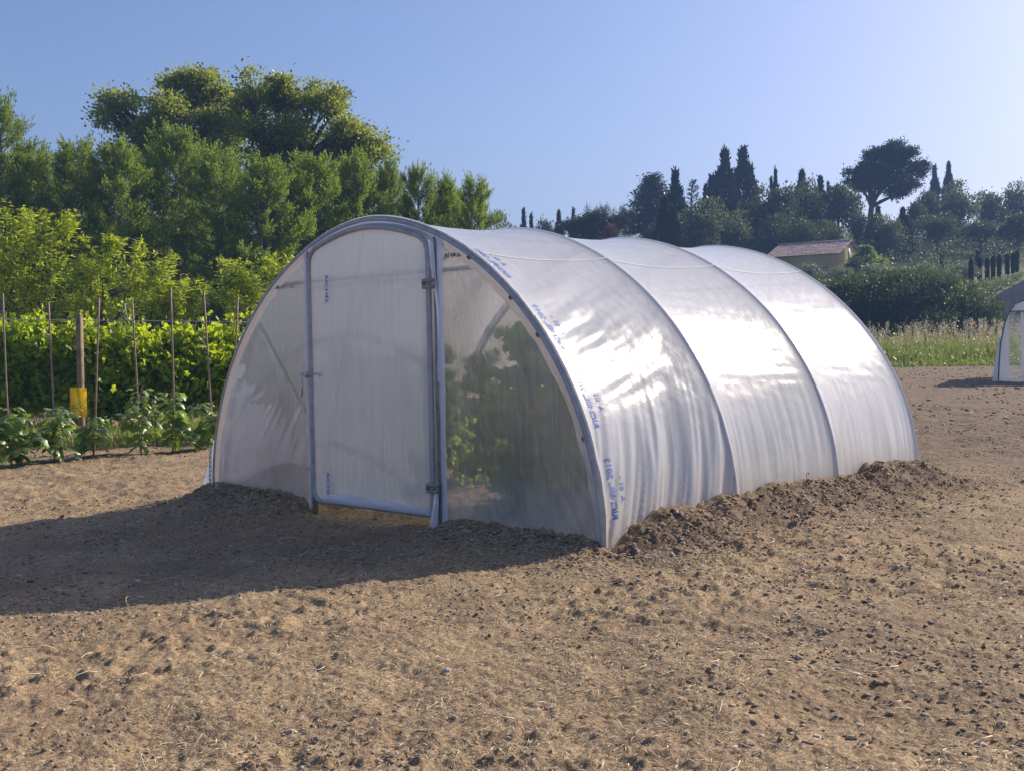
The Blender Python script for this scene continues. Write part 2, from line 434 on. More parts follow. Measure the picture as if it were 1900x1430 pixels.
def cover_disp(s, Y):
    x, z, nx, nz = arch(s)
    u = (Y/S_) % 1.0; bay = np.floor(Y/S_+1e-6)
    k = 4*u*(1-u)
    edge = np.minimum(u, 1-u)*S_
    d = -.052*k**.75*(.55+.45*sstep(.1, 1.3, z))
    d = d + .006*np.exp(-(edge/.022)**2)
    side = np.where(x > 0, 0., 31.)
    # long folds that fan up from the buried hem
    low = (1-sstep(.25, 1.25, z))*np.where(x > 0, 1.0, .25)
    b0 = (bay == 0)
    amp = np.where(b0, .026, .008)
    ph = (Y-.34*z*np.where(b0, 1.0, .35))
    f = fbm(ph*7.5+side+bay*9, z*.55+bay*3, 3, 41)-.5
    d = d + amp*low*f*2*sstep(0, .12, edge)
    f2 = np.abs(fbm(ph*15+side, z*.8+bay*5, 2, 43)-.5)
    d = d - amp*.6*low*f2*2
    # slack wrinkles halfway up
    mid = sstep(.7, 1.05, z)*(1-sstep(1.55, 1.95, z))*np.where(x > 0, 1.0, .3)
    sl = z*1.0-np.where(b0, .28, -.04)*Y
    m1 = fbm(sl*11+bay*4, Y*1.1+side, 3, 51)-.5
    d = d + np.where(b0, .013, .006)*mid*m1*sstep(0, .35, edge)*2
    # small dents
    d = d + .0035*sstep(.5, .9, z)*(fbm(s*14, Y*14, 2, 61)-.5)*sstep(0, .2, edge)
    d = d + .0030*(fbm(s*3, Y*3, 3, 63)-.5)
    return x, z, nx, nz, d
def cover_point(s, Y, off=0.0):
    x, z, nx, nz, d = cover_disp(np.asarray(s, float), np.asarray(Y, float))
    return np.stack([x+nx*(d+off), np.asarray(Y)+0*x, z+nz*(d+off)], -1)
def s_at(z, right=True):
    """arclength where the arch passes height z"""
    half = len(_sx)//2
    if right: return float(np.interp(-z, -_sz[half:], _ss[half:]))
    return float(np.interp(z, _sz[:half], _ss[:half]))

def text_verts(txt, size):
    cu = bpy.data.curves.new('lettering', 'FONT'); cu.body = txt; cu.size = size; cu.resolution_u = 3; cu.offset = size*.022
    o = bpy.data.objects.new('lettering', cu); COL.objects.link(o)
    dg = bpy.context.evaluated_depsgraph_get(); dg.update()
    me = bpy.data.meshes.new_from_object(o.evaluated_get(dg))
    V = np.array([v.co[:] for v in me.vertices]); F = [list(p.vertices) for p in me.polygons]
    bpy.data.objects.remove(o); bpy.data.curves.remove(cu); bpy.data.meshes.remove(me)
    # subdivide long triangles is not needed: letters are small
    return V, F
def text_obj(name, txt, size, fn, mat, parent, sx=1.0, sy=1.0):
    V, F = text_verts(txt, size)
    V[:, 0] -= V[:, 0].min(); V[:, 0] *= sx; V[:, 1] *= sy
    P = fn(V[:, 0], V[:, 1])
    by = {}
    for f in F: by.setdefault(len(f), []).append(f)
    me = mesh_np(name, P, [np.array(v) for v in by.values()], mat)
    return ob(name, me, parent)

T = thing('polytunnel', 'large arched tunnel greenhouse of milky plastic film with a closed door, in the middle', 'greenhouse')
T.rotation_euler = (SLOPE, 0, 0)

def build_tunnel():
    # --- cover film, all bays one sheet
    u1 = np.concatenate([np.linspace(0, .06, 8, endpoint=False), np.linspace(.06, .94, 74, endpoint=False), np.linspace(.94, 1, 8, endpoint=False)])
    Y = np.concatenate([u1, 1+u1, 2+u1, [3.0]])*S_; Y[-1] = 3*S_-1e-4
    s = np.linspace(0, SLEN, 420)
    SS, YY = np.meshgrid(s, Y, indexing='ij')
    P = cover_point(SS.ravel(), YY.ravel())
    g = Geo(); g.add(P, [grid_polys(len(s), len(Y))])
    g.build('cover_film', M_COVER, T, True)
    # --- hoops
    s = np.linspace(0, SLEN, 110)
    for k in range(4):
        x, z, nx, nz = arch(s)
        r = .024
        y = k*S_ + (.0 if k else -.004)
        path = np.stack([x-nx*(r+.001), np.full_like(x, y), z-nz*(r+.001)], -1)
        tube_ob('hoop', path, r, M_PIPE, T, 12)
    # --- film wrapped round the front hoop (hem) and back hem
    for (y0, sg) in ((-.026, -1), (3*S_+.026, 1)):
        s = np.linspace(0, SLEN, 300); v = np.linspace(0, 1, 14)
        x, z, nx, nz = arch(s)
        prof = []
        for vv in v:
            if vv < .45:       # tucked behind the pipe
                q = vv/.45
                prof.append((-.036-.006*q, sg*(.010+.012*q)))
            else:
                q = (vv-.45)/.55
                prof.append((-.042-.058*q, sg*(.022-.014*q)))
        V = np.zeros((len(s), len(v), 3))
        wob = (fbm(s*3.5, s*0, 3, 71)-.5)
        for j, (dn, dy) in enumerate(prof):
            q = max(0, (v[j]-.45)/.55)
            dd = dn + wob*.03*q
            V[:, j, 0] = x+nx*dd; V[:, j, 2] = z+nz*dd
            V[:, j, 1] = (0 if sg < 0 else 3*S_) + dy + q*.010*(fbm(s*12, s*0+j, 2, 73)-.5)
        g = Geo(); g.add(V.reshape(-1, 3), [grid_polys(len(s), len(v))])
        g.build('film_hem', M_HEM, T, True)
    # --- door posts
    XL, XR = -.762, .758
    for (x, y) in ((XL, 0.0), (XR, 0.0), (XL, 3*S_), (XR, 3*S_)):
        top = float(arch_h(np.array(abs(x)), .05))
        tube_ob('door_post', [(x, y+.0, -.3), (x, y, top*.5), (x, y, top)], .0235, M_PIPE2, T, 12)
    for y in (0.03, 3*S_-.06):
        zb = 1.80
        xx = A_*(1-(zb/H_)**EZ)**(1/EX)-.04
        tube_ob('tie_bar', [(-xx, y+.03, zb), (0, y+.03, zb), (xx, y+.03, zb)], .016, M_PIPE, T, 10)
    # --- braces in the end bays
    for sg in (-1, 1):
        tube_ob('brace', [(sg*1.53, .03, 1.48), (sg*1.93, .75, .72), (sg*2.24, S_-.02, -.1)], .017, M_PIPE, T, 10)
        tube_ob('brace', [(sg*1.53, 3*S_-.03, 1.48), (sg*1.93, 3*S_-.75, .72), (sg*2.24, 2*S_+.02, -.1)], .017, M_PIPE, T, 10)
    # --- ridge and side purlins
    tube_ob('purlin', [(0, .02, H_-.075), (0, 1.5*S_, H_-.085), (0, 3*S_-.02, H_-.075)], .014, M_PIPE, T, 10)
    # --- pale strip laid on the roof film to draw the bright purlin line
    sT = s_at(1.925)
    Yt = np.linspace(.06, 3*S_-.02, 160); V = []
    for ds in (-.010, .010):
        V.append(cover_point(np.full_like(Yt, sT+ds), Yt, .003))
    g = Geo(); g.add(np.concatenate(V), [grid_polys(2, len(Yt))]); g.build('pale_strip', M_STRIP, T, True)
    # --- end films: grid between posts and arch
    def wall(name, x0, x1, y, mat, nx=70, nz=110, amp=.012, seed=0, zb=-.13, inset=.03, fan=None, top=None, parent=T, ymap=None):
        X = np.linspace(x0, x1, nx); v = np.linspace(0, 1, nz)
        h = arch_h(X, inset) if top is None else top(X)
        h = np.maximum(h, zb+.04)
        XX = np.repeat(X[:, None], nz, 1); ZZ = zb+(h[:, None]-zb)*v[None]
        f = fbm(XX*13+seed, ZZ*.55+seed, 3, seed+80)-.5
        f2 = fbm(XX*38+ZZ*1.2, ZZ*.9+seed, 2, seed+83)-.5
        ed = np.minimum(np.abs(XX-x0), np.abs(XX-x1)); ew = sstep(0, .12, ed)*sstep(0, .08, h[:, None]-ZZ)
        dy = amp*2*f*ew + amp*.6*f2*ew
        if fan is not None:
            (ax, az, fa, dirv) = fan
            ang = np.arctan2(XX-ax, az-ZZ)
            rr = np.hypot(XX-ax, ZZ-az)
            dy = dy + fa*(np.abs(fbm(ang*22, rr*.4, 2, 91)-.5)*-4+1)*np.exp(-np.abs(ang-dirv)*3.0)*sstep(0, .5, rr)*ew
        if ymap is not None: dy = dy + ymap(XX, ZZ)
        P = np.stack([XX, y+dy, ZZ], -1).reshape(-1, 3)
        g = Geo(); g.add(P, [grid_polys(nx, nz)]); return g.build(name, mat, parent, True)
    wall('end_film', -A_+.05, XL-.015, -.004, M_END, 70, 120, .003, 1)
    wall('end_film', XR+.02, A_-.05, -.004, M_END, 90, 140, .003, 2, fan=(.80, 2.05, .020, .25))
    wall('end_film', -A_+.05, A_-.05, 3*S_+.004, M_END, 150, 90, .012, 3)
    # strips of film rolled round the posts
    for (xa, xb, y, sd) in ((XR+.024, XR+.085, -.022, 5), (XL-.055, XL-.024, -.02, 7)):
        X = np.linspace(xa, xb, 6); v = np.linspace(-.14, 2.02, 120)
        XX, ZZ = np.meshgrid(X, v, indexing='ij')
        XX = XX + .010*(fbm(ZZ*2.2, XX*0, 2, sd)-.5)
        YY = y - .010*np.sin((XX-xa)/(xb-xa)*PI)+.006*(fbm(ZZ*6, XX*30, 2, sd+3)-.5)
        g = Geo(); g.add(np.stack([XX, YY, ZZ], -1).reshape(-1, 3), [grid_polys(6, 120)])
        g.build('post_film', M_HEM, T, True)
    X = np.linspace(XR-.13, XR+.03, 6); v = np.linspace(-.05, 2.0, 80); XX, ZZ = np.meshgrid(X, v, indexing='ij')
    g = Geo(); g.add(np.stack([XX, 0*XX+.012+.006*(fbm(ZZ*5, XX*20, 2, 8)-.5), ZZ], -1).reshape(-1, 3), [grid_polys(6, 80)]); g.build('post_film', M_HEM, T, True)
    # loose film tail at the hinge post: twists down from the head of the door
    n = 60; t = np.linspace(0, 1, n)
    cx = .735+.055*np.sin(t*2.2)+.02*t; cz = 2.0-1.0*t
    wv = .030*(1-.55*t)*(.5+.5*np.abs(np.cos(t*6)))
    V = np.stack([np.stack([cx-wv, -.035-.01*np.sin(t*9), cz], -1), np.stack([cx, -.048-.006*np.cos(t*7), cz], -1), np.stack([cx+wv, -.034+.0*t, cz], -1)])
    g = Geo(); g.add(V.reshape(-1, 3), [grid_polys(3, n)]); g.build('film_tail', M_HEM, T, True)
    n = 30; t = np.linspace(0, 1, n)
    wv = .004+.055*np.sin(np.clip(t*1.0, 0, 1)*PI)**.8*(t)**.6
    cz = .28-.46*t; cx = .765-.085*t**1.5
    V = np.stack([np.stack([cx-wv*.9, -.04-.02*t, cz], -1), np.stack([cx-.01, -.06-.02*t, cz-.01], -1), np.stack([cx+wv*.8, -.036-.02*t, cz], -1)])
    g = Geo(); g.add(V.reshape(-1, 3), [grid_polys(3, n)]); g.build('film_tail', M_HEM, T, True)
    # buried skirt corner at the left foot
    n = 24; t = np.linspace(0, 1, n)
    xo = -A_-.03-.34*t**1.2; zz = .44-.60*t
    V = np.stack([np.stack([np.full(n, -A_-.005), np.full(n, .03), zz], -1), np.stack([(xo-A_)/2, .01+.03*np.sin(t*8), zz], -1), np.stack([xo, .03+0*t, zz], -1)])
    g = Geo(); g.add(V.reshape(-1, 3), [grid_polys(3, n)]); g.build('film_skirt', M_HEM, T, True)

    # --- door
    DX0, DX1, DZ0 = -.712, .716, .035
    def dtop(X):
        return arch_h(np.asarray(X), .085) - .075*np.exp(-((np.asarray(X)-DX0)/.07)**2) - .075*np.exp(-((DX1-np.asarray(X))/.07)**2)
    yd = -.045
    door = bpy.data.objects.new('door', None); link(door, T)
    pts = []
    R = .10
    def arc(cx, cz, a0, a1, r, n=7): return [(cx+r*math.cos(a), yd, cz+r*math.sin(a)) for a in np.linspace(a0, a1, n)]
    pts += arc(DX0+R, DZ0+R, PI, 1.5*PI, R); pts += arc(DX1-R*.3, DZ0+R*.3, 1.5*PI, 2*PI, R*.3, 4)
    zr = float(arch_h(DX1, .085)); zl = float(arch_h(abs(DX0), .085))
    pts += [(DX1, yd, z) for z in np.linspace(.3, zr-.14, 8)]
    Xt = np.linspace(DX1-.085, DX0+.085, 30)
    th = arch_h(Xt, .085)
    pts += [(DX1-.004, yd, zr-.07), (DX1-.028, yd, zr-.015)]
    pts += [(x, yd, z) for x, z in zip(Xt, th)]
    pts += [(DX0+.028, yd, zl-.015), (DX0+.004, yd, zl-.07)]
    pts += [(DX0, yd, z) for z in np.linspace(zl-.14, .3, 8)]
    V, p = tube(np.array(pts), .0215, 12, closed=True)
    g = Geo(); g.add(V, p); g.build('frame', M_PIPE, door, True)
    wall('film', DX0+.005, DX1-.005, yd+.004, M_DOORF, 150, 140, .012, 9, zb=DZ0+.0, top=lambda X: arch_h(X, .085)-.002, parent=door, fan=(.0, 2.3, .006, .0))
    # film turned up over the lower rail
    X = np.linspace(DX0+.13, DX1-.01, 70); v = np.linspace(0, 1, 10)
    hh = .10*np.sin(np.clip((X-X[0])/(X[-1]-X[0]), 0, 1)*PI)**.35*(1-.45*(X-X[0])/(X[-1]-X[0]))+.012*(vnoise(X*9, X*0, 2)-.5)
    V = np.stack([np.repeat(X[:, None], 10, 1), yd-.023-.004*np.sin(v*PI)[None]+.006*(fbm(X[:, None]*9, v[None]*2, 2, 3)-.5)+0*X[:, None], DZ0+hh[:, None]*v[None]], -1)
    g = Geo(); g.add(V.reshape(-1, 3), [grid_polys(70, 10)]); g.build('film_flap', M_HEM, door, True)
    # latch at mid height: plate, lever, peg
    g = Geo(); V, p = tube([(-.80, yd-.035, 1.05), (-.68, yd-.035, 1.05)], .010, 8); g.add(V, p)
    V, p = box(-.742, yd-.02, 1.045, .035, .03, .05, .004); g.add(V, p)
    hd = g.build('latch', M_STEEL, door)
    g = Geo(); V, p = box(-.785, yd-.040, .965, .018, .012, .15, .005); g.add(V, p)
    V, p = box(-.785, yd-.046, .935, .007, .012, .14, .002); g.add(V, p)
    g.build('lever', M_STEEL, hd)
    V, p = tube([(-.63, yd-.035, 1.052), (-.555, yd-.035, 1.056), (-.55, yd-.035, 1.03)], .009, 8); g = Geo(); g.add(V, p); g.build('peg', M_STEEL, hd, True)
    # hinges and catch
    for z in (1.70, .235):
        h = Geo()
        for dz in (-.022, .022):
            V, p = box(.728, yd-.006, z+dz, .105, .058, .028, .006); h.add(V, p)
        for xx in (.695, .762):
            V, p = tube([(xx, yd-.045, z), (xx, yd-.02, z)], .009, 8); h.add(V, p)
        h.build('hinge', M_PIPE2, door)
    h = Geo(); V, p = tube([(-.76+.03*math.cos(a), yd-.01+.0*a, .285+.012*math.sin(a)) for a in np.linspace(0, 2*PI, 13)[:-1]], .006, 6, closed=True); h.add(V, p)
    h.build('catch', M_STEEL, door)
    # --- clips on the front hoop
    for z in (1.90, 1.60, 1.34, .66):
        s0 = s_at(z); x, zz, nx, nz = [float(v) for v in arch(np.array(s0))]
        V, p = box(0, 0, 0, .018, .014, .028, .004)
        a = math.atan2(nx, nz); ca, sa = math.cos(a), math.sin(a)
        Vr = np.stack([V[:, 2]*ca*1.0+V[:, 0]*0 + x-nx*.047, V[:, 1]-.030, -V[:, 2]*sa+zz-nz*.047+V[:, 0]], -1)
        g = Geo(); g.add(Vr, p); g.build('clip', M_CLIP, T)
    # --- chain at the left foot
    ch = bpy.data.objects.new('chain', None); link(ch, T)
    lk = None
    for k in range(9):
        a = np.linspace(0, 2*PI, 14)[:-1]
        if lk is None:
            V, p = tube(np.stack([.011*np.cos(a), 0*a, .026*np.sin(a)], -1), .0045, 6, closed=True)
            g = Geo(); g.add(V, p); lk = g.mesh('link', M_STEEL, True)
        o = ob('link', lk, ch, (-A_+.03-.003*k, -.045, .36-.041*k)); o.rotation_euler = (0, .12, (k % 2)*PI/2+.3)
    # --- printed lettering
    def door_fn(z0, x0): return lambda a, b: np.stack([x0+b, np.full_like(a, yd-.024), z0-a], -1)
    text_obj('lettering', 'RICHEL', .062, door_fn(1.825, -.47), M_INK, door, 1.12, .85)
    text_obj('lettering', 'RICHEL', .062, door_fn(.268, -.512), M_INK, door, 1.03, .85)
    def flat_fn(x0, z0): return lambda a, b: np.stack([x0+a, np.full_like(a, -.016), z0+b+.0*a], -1)
    text_obj('lettering', '040 007 1152', .042, flat_fn(-1.245, 1.755), M_INKB, T, 1.25, .85)
    text_obj('lettering', '01 84 00 1', .050, flat_fn(.865, 1.875), M_INKB, T, .95, .9)
    def run_fn(z0, y0, right=True, back=False):
        s0 = s_at(z0, right); sg = -1 if right else 1
        return lambda a, b: cover_point(s0+sg*a, y0+b, .004)
    for (z0, m) in ((.13, M_INKP), (.715, M_INK), (1.23, M_INK), (1.73, M_INK)):
        text_obj('lettering', 'RICHEL, 2013', .075, run_fn(z0, .085), m, T, .93, 1)
        text_obj('lettering', 'A  E1 -', .065, run_fn(z0+.10, .20), m, T, .93, 1)
    for z0 in (.95, .35, 1.45):
        text_obj('lettering', 'RICHEL, 2013', .075, run_fn(z0-.30, .10, False), M_INKP, T, .93, 1)
        text_obj('lettering', 'A  E1 -', .065, run_fn(z0-.20, .22, False), M_INKP, T, .93, 1)
M_STRIP = pmat('pale_strip', (.62, .62, .64), (.56, .56, .58), .5, 0, 8, 0)
build_tunnel()

# ------------------------------------------------------------------ foliage tools
OVAL = (np.array([[0, 0, 0], [.45, .5, .10], [1, 0, -.06], [.5, -.5, .08]]), [np.array([[0, 3, 2, 1]])])
SLIV = (np.array([[0, 0, 0], [.4, .5, .0], [1, 0, -.1], [.4, -.5, .0]]), [np.array([[0, 3, 2, 1]])])
LONG = (np.array([[0, 0, 0], [.32, .5, .05], [.32, -.5, .05], [.72, .34, -.10], [.72, -.34, -.10], [1, 0, -.36]]),
        [np.array([[0, 2, 1], [3, 4, 5]]), np.array([[1, 2, 4, 3]])])
_la = np.radians([180, 128, 100, 62, 38, 0, -38, -62, -100, -128]); _lr = np.array([.12, .52, .40, .62, .40, .68, .40, .62, .40, .52])
LOBE = (np.concatenate([[[0.0, 0, .05]], np.stack([_lr*np.cos(_la), _lr*np.sin(_la), -.12*_lr+.06*np.cos(3*_la)], -1)]),
        [np.array([[0, 1+(i+1) % 10, 1+i] for i in range(10)])])

def unit(v): return v/(np.linalg.norm(v, axis=-1, keepdims=True)+1e-9)
def rdir(n, rng): return unit(rng.normal(size=(n, 3)))
def leaves(g, C, AX, L, Wd, tmpl, rng, rnd, upbias=.3):
    """one leaf per row of C along AX"""
    n = len(C); T, polys = tmpl
    AX = unit(AX); N = rdir(n, rng); N[:, 2] += upbias; N = unit(N - AX*np.sum(N*AX, 1, keepdims=True)); S = np.cross(N, AX)
    L = np.broadcast_to(L, (n,)); Wd = np.broadcast_to(Wd, (n,))
    V = (C[:, None] + AX[:, None]*(T[None, :, 0:1]*L[:, None, None]) + S[:, None]*(T[None, :, 1:2]*Wd[:, None, None])
         + N[:, None]*(T[None, :, 2:3]*L[:, None, None]))
    k = len(T); off = (np.arange(n)*k)[:, None, None]
    P = [(p[None]+off).reshape(-1, p.shape[1]) for p in polys]
    g.add(V.reshape(-1, 3), P, np.repeat(rnd, k))

def curve_pts(a, b, rng, n=6, bend=.12):
    a = np.asarray(a, float); b = np.asarray(b, float); t = np.linspace(0, 1, n)[:, None]
    L = np.linalg.norm(b-a); off = rng.normal(size=3)*bend*L
    return a*(1-t)+b*t+off*np.sin(t*PI)*.6+rng.normal(size=(n, 3))*L*.015*np.sin(t*PI)

def pxblobs(base, D, blobs, rng, depth=1.0, jit=.3):
    """photo-measured crown lobes -> (centre, radii) relative to the tree base"""
    out_ = []
    for (px, py, rx, ry) in blobs:
        c = at(px, py, D + rng.uniform(-jit, jit)*rx*D/FPX) - base
        out_.append((c, np.array([rx*D/FPX, rx*D/FPX*depth, ry*D/FPX])))
    return out_
def orient(v):   # blob local axes: x along the picture, y away
    return v[..., 0:1]*np.array([RH[0], RH[1], 0]) + v[..., 1:2]*np.array([FH[0], FH[1], 0]) + v[..., 2:3]*np.array([0, 0, 1.])

def crown_clusters(g, blobs, rng, ncl, per, sig, L, Wd, tmpl=OVAL, up=.2, shell=.55, sag=0.0, var=.35):
    vol = np.array([np.prod(r)**(2/3) for c, r in blobs]); pr = vol/vol.sum()
    idx = rng.choice(len(blobs), ncl, p=pr); d = rdir(ncl, rng)
    rad = (shell+(1-shell)*rng.random(ncl)**.7)*(rng.random(ncl)**.18)
    Cc = np.array([blobs[i][0] for i in idx]) + orient(d*rad[:, None]*np.array([blobs[i][1] for i in idx]))
    n = ncl*per
    own = np.repeat(np.arange(ncl), per)
    sc = np.repeat(rng.uniform(.6, 1.4, ncl), per)
    off = rng.normal(size=(n, 3))*sig*sc[:, None]*np.array([1, 1, .7])
    C = Cc[own]+off
    AX = unit(off)+rdir(n, rng)*.9+orient(d)[own]*.6; AX[:, 2] += up
    rn = np.clip(np.repeat(rng.random(ncl), per)*.55+rng.random(n)*.45, 0, 1)
    l = L*rng.uniform(1-var, 1+var, n)
    leaves(g, C, AX, l, l*(Wd/L), tmpl, rng, rn)
    return Cc

def base_at(px, D):
    p = at(px, 700, D); return np.array([p[0], p[1], float(ground_z(p[0], p[1], False))])

M_OAK = leafmat('oak_leaf', (0.12, 0.145, 0.024), (0.27, 0.32, 0.05), 0.46, 0.1, (0.68, 0.78, 0.09))
M_CON = leafmat('conifer_leaf', (0.085, 0.135, 0.028), (0.24, 0.31, 0.055), 0.44, 0.05, (0.6, 0.78, 0.09))
M_CONL = leafmat('conifer_leaf_light', (.05, .08, .025), (.13, .17, .045), .3, .15, (.26, .33, .06))
M_PEACH = leafmat('peach_leaf', (0.16, 0.27, 0.02), (0.33, 0.43, 0.03), 0.6, 0.12, (0.92, 1.0, 0.05))
M_VINE = leafmat('vine_leaf', (0.14, 0.27, 0.015), (0.32, 0.45, 0.025), 0.62, 0.12, (0.9, 1.0, 0.04))
M_EGG = leafmat('aubergine_leaf', (0.1, 0.19, 0.03), (0.2, 0.3, 0.045), 0.48, 0.3, (0.55, 0.78, 0.07))
M_TOM = leafmat('tomato_leaf', (0.18, 0.31, 0.04), (0.34, 0.46, 0.07), 0.6, 0.08, (0.9, 1.0, 0.15))
M_HILL = leafmat('hill_leaf', (0.04, 0.062, 0.022), (0.12, 0.155, 0.05), 0.26, 0.08, (0.24, 0.3, 0.08))
M_CYP = leafmat('cypress_leaf', (.015, .028, .014), (.035, .055, .022), .15, .08, (.07, .10, .03))
M_CED = leafmat('cedar_leaf', (.035, .060, .050), (.075, .11, .095), .2, .12, (.10, .16, .10))
M_PINE = leafmat('pine_needle', (0.018, 0.034, 0.012), (0.05, 0.075, 0.022), 0.2, 0.08, (0.1, 0.15, 0.03))
M_RED = leafmat('red_leaf', (0.075, 0.036, 0.024), (0.12, 0.065, 0.04), 0.3, 0.08, (0.2, 0.09, 0.05))
M_OLIVE = leafmat('olive_leaf', (0.14, 0.17, 0.1), (0.28, 0.31, 0.2), 0.3, 0.15, (0.4, 0.45, 0.22))
M_BRAM = leafmat('bramble_leaf', (0.028, 0.046, 0.018), (0.095, 0.135, 0.04), 0.28, 0.1, (0.26, 0.34, 0.07))
M_WEED = leafmat('weed_leaf', (.11, .17, .03), (.26, .31, .06), .45, .2, (.50, .58, .10))
M_DRY = leafmat('dry_grass', (.40, .33, .20), (.60, .53, .36), .4, .2, (.75, .65, .42))
M_ROSE = leafmat('rose_leaf', (.07, .12, .03), (.20, .24, .08), .4, .2, (.40, .46, .12))
M_BAMB = leafmat('bamboo_leaf', (.13, .20, .03), (.28, .36, .06), .5, .2, (.50, .60, .10))

def trunk_and_limbs(g, top, targets, r0, rng, sides=7, lean=(0, 0), twigs=0, cl=None):
    """top: point where the limbs part"""
    p = curve_pts((0, 0, -.3), top, rng, 6, .04); V, q = tube(p, np.linspace(r0, r0*.7, 6), sides+3); g.add(V, q)
    for t in targets:
        p = curve_pts(top, t, rng, 6, .10); V, q = tube(p, np.linspace(r0*.55, r0*.12, 6), sides, False); g.add(V, q)
        if cl is not None and twigs:
            d = np.linalg.norm(cl-t, axis=1); for_ = np.argsort(d)[:twigs]
            for k in for_:
                p2 = curve_pts(p[4], cl[k], rng, 4, .1); V, q = tube(p2, np.linspace(r0*.16, r0*.03, 4), 4, False); g.add(V, q)

# ------------------------------------------------------------------ big oaks behind the hedge
def lumps(bl, rng, k=6, f=.42, flat=.8):
    o = []
    for c, r in bl:
        for j in range(k):
            d = rdir(1, rng)[0]; o.append((c+orient(d*r*rng.uniform(.45, .95)), np.array([r[0], r[1], r[2]*flat])*f*rng.uniform(.6, 1.25)))
    return o
def oak(label, pxb, D, blobs, ncl, seed):
    rng = np.random.default_rng(seed)
    b = base_at(pxb, D); t = thing('oak_tree', label, 'tree', b, group='tall oaks behind the conifer hedge')
    bl = pxblobs(b, D, blobs, rng, 1.0, .5); lb = lumps(bl, rng, 9, .33)
    g = Geo(); cl = crown_clusters(g, lb, rng, int(ncl*.9), 40, .26, .14, .10, OVAL, .3, .25)
    g.build('crown', M_OAK, t)
    g = Geo(); cen = np.mean([c for c, r in bl], 0)
    top = np.array([cen[0]*.5, cen[1]*.5, min(c[2]-r[2] for c, r in bl)+.6])
    trunk_and_limbs(g, top, [c for c, r in bl]+[c for c, r in lb[::3]], .24, rng, 7, twigs=10, cl=cl)
    g.build('trunk', M_BARK, t, True)
oak('broad oak crown with sky showing through it, left of the two rising above the conifers', 340, 52,
    [(225, 215, 58, 40), (300, 180, 70, 42), (380, 165, 72, 36), (345, 235, 90, 45), (240, 265, 55, 38), (420, 215, 50, 50), (400, 290, 80, 45), (310, 300, 60, 40)], 1000, 11)
oak('oak with forked dark limbs and ragged edge, right of the two above the conifers', 520, 50,
    [(500, 170, 58, 38), (570, 190, 62, 36), (625, 200, 38, 30), (520, 235, 75, 40), (610, 260, 75, 35), (680, 275, 45, 26), (560, 310, 95, 35), (660, 310, 45, 26), (475, 215, 40, 50)], 1000, 12)

# ------------------------------------------------------------------ conifer hedge
def conifer_meshes(seed, W=2.7, H=8.0, z0=2.2, nbr=84):
    rng = np.random.default_rng(seed); g = Geo(); w = Geo()
    V, q = tube(curve_pts((0, 0, -.4), (rng.normal()*.15, rng.normal()*.15, H*.95), rng, 8, .01), np.linspace(.17, .03, 8), 8); w.add(V, q)
    for k in range(nbr):
        h = z0+(H-z0)*(k/nbr)**.9
        f = (h-z0)/(H-z0)
        prof = (1-f**1.7)**.8*(.75+.25*math.sin(k*1.7))+.14
        az = k*2.399+rng.normal()*.3
        L = W*prof*rng.uniform(.75, 1.12)
        rise = .10+.85*f**1.5+rng.normal()*.14
        tip = np.array([math.cos(az)*L, math.sin(az)*L, h+L*rise*.55])
        p = curve_pts((0, 0, h-.1), tip, rng, 6, .05)
        V, q = tube(p, np.linspace(.035, .006, 6), 4, False); w.add(V, q)
        # plumes along the outer two thirds
        ns = int(10+L*7)
        u = rng.uniform(.30, 1.02, ns); P0 = np.stack([np.interp(u, np.linspace(0, 1, 6), p[:, i]) for i in range(3)], -1)
        dirb = unit(tip-np.array([0, 0, h]))
        sd = rdir(ns, rng)*np.array([.75, .75, .30])+dirb*.8+np.array([0, 0, .16+.3*f]); sd = unit(sd)
        sl = rng.uniform(.30, .70, ns)
        per = 34
        own = np.repeat(np.arange(ns), per); v = rng.random(ns*per)
        C = P0[own]+sd[own]*(sl[own]*v)[:, None]+rng.normal(size=(ns*per, 3))*(.085*(1.2-v))[:, None]
        AX = sd[own]*1.2+rdir(ns*per, rng)*.6; AX[:, 2] += .1
        rn = np.clip(np.repeat(rng.random(ns), per)*.5+.3*v+rng.random(ns*per)*.25, 0, 1)
        l = rng.uniform(.06, .12, ns*per); leaves(g, C, AX, l, l*.42, SLIV, rng, rn)
    for k in range(26):    # bare dead twigs low on the trunk
        h = rng.uniform(1.0, z0+1.4); az = rng.uniform(0, 2*PI); L = rng.uniform(.6, 2.0)
        tip = np.array([math.cos(az)*L, math.sin(az)*L, h+rng.uniform(-.3, .7)])
        p = curve_pts((0, 0, h), tip, rng, 6, .15); V, q = tube(p, np.linspace(.028, .006, 6), 4, False); w.add(V, q)
        for j in range(3):
            p2 = curve_pts(p[2+j], p[2+j]+rng.normal(size=3)*.35+[0, 0, .1], rng, 4, .15); V, q = tube(p2, np.linspace(.013, .004, 4), 3, False); w.add(V, q)
    return g, w, H
CONV = []
for sd_ in (101, 102, 103, 104):
    g, w_, H0 = conifer_meshes(sd_); CONV.append((g.mesh('crown', M_CON), w_.mesh('trunk', M_BARKL, True), H0))
def conifer(px, top, D, wid, var, rz, label):
    b = base_at(px, D); H = at(px, top, D)[2]-b[2]
    cr, tr, H0 = CONV[var]
    t = thing('conifer_tree', label, 'tree', b, rz, 'dense conifers of the windbreak hedge')
    s = H/H0; sx = wid*D/FPX/2/2.6
    for nm, me in (('crown', cr), ('trunk', tr)):
        o = ob(nm, me, t); o.scale = (sx, sx, s)
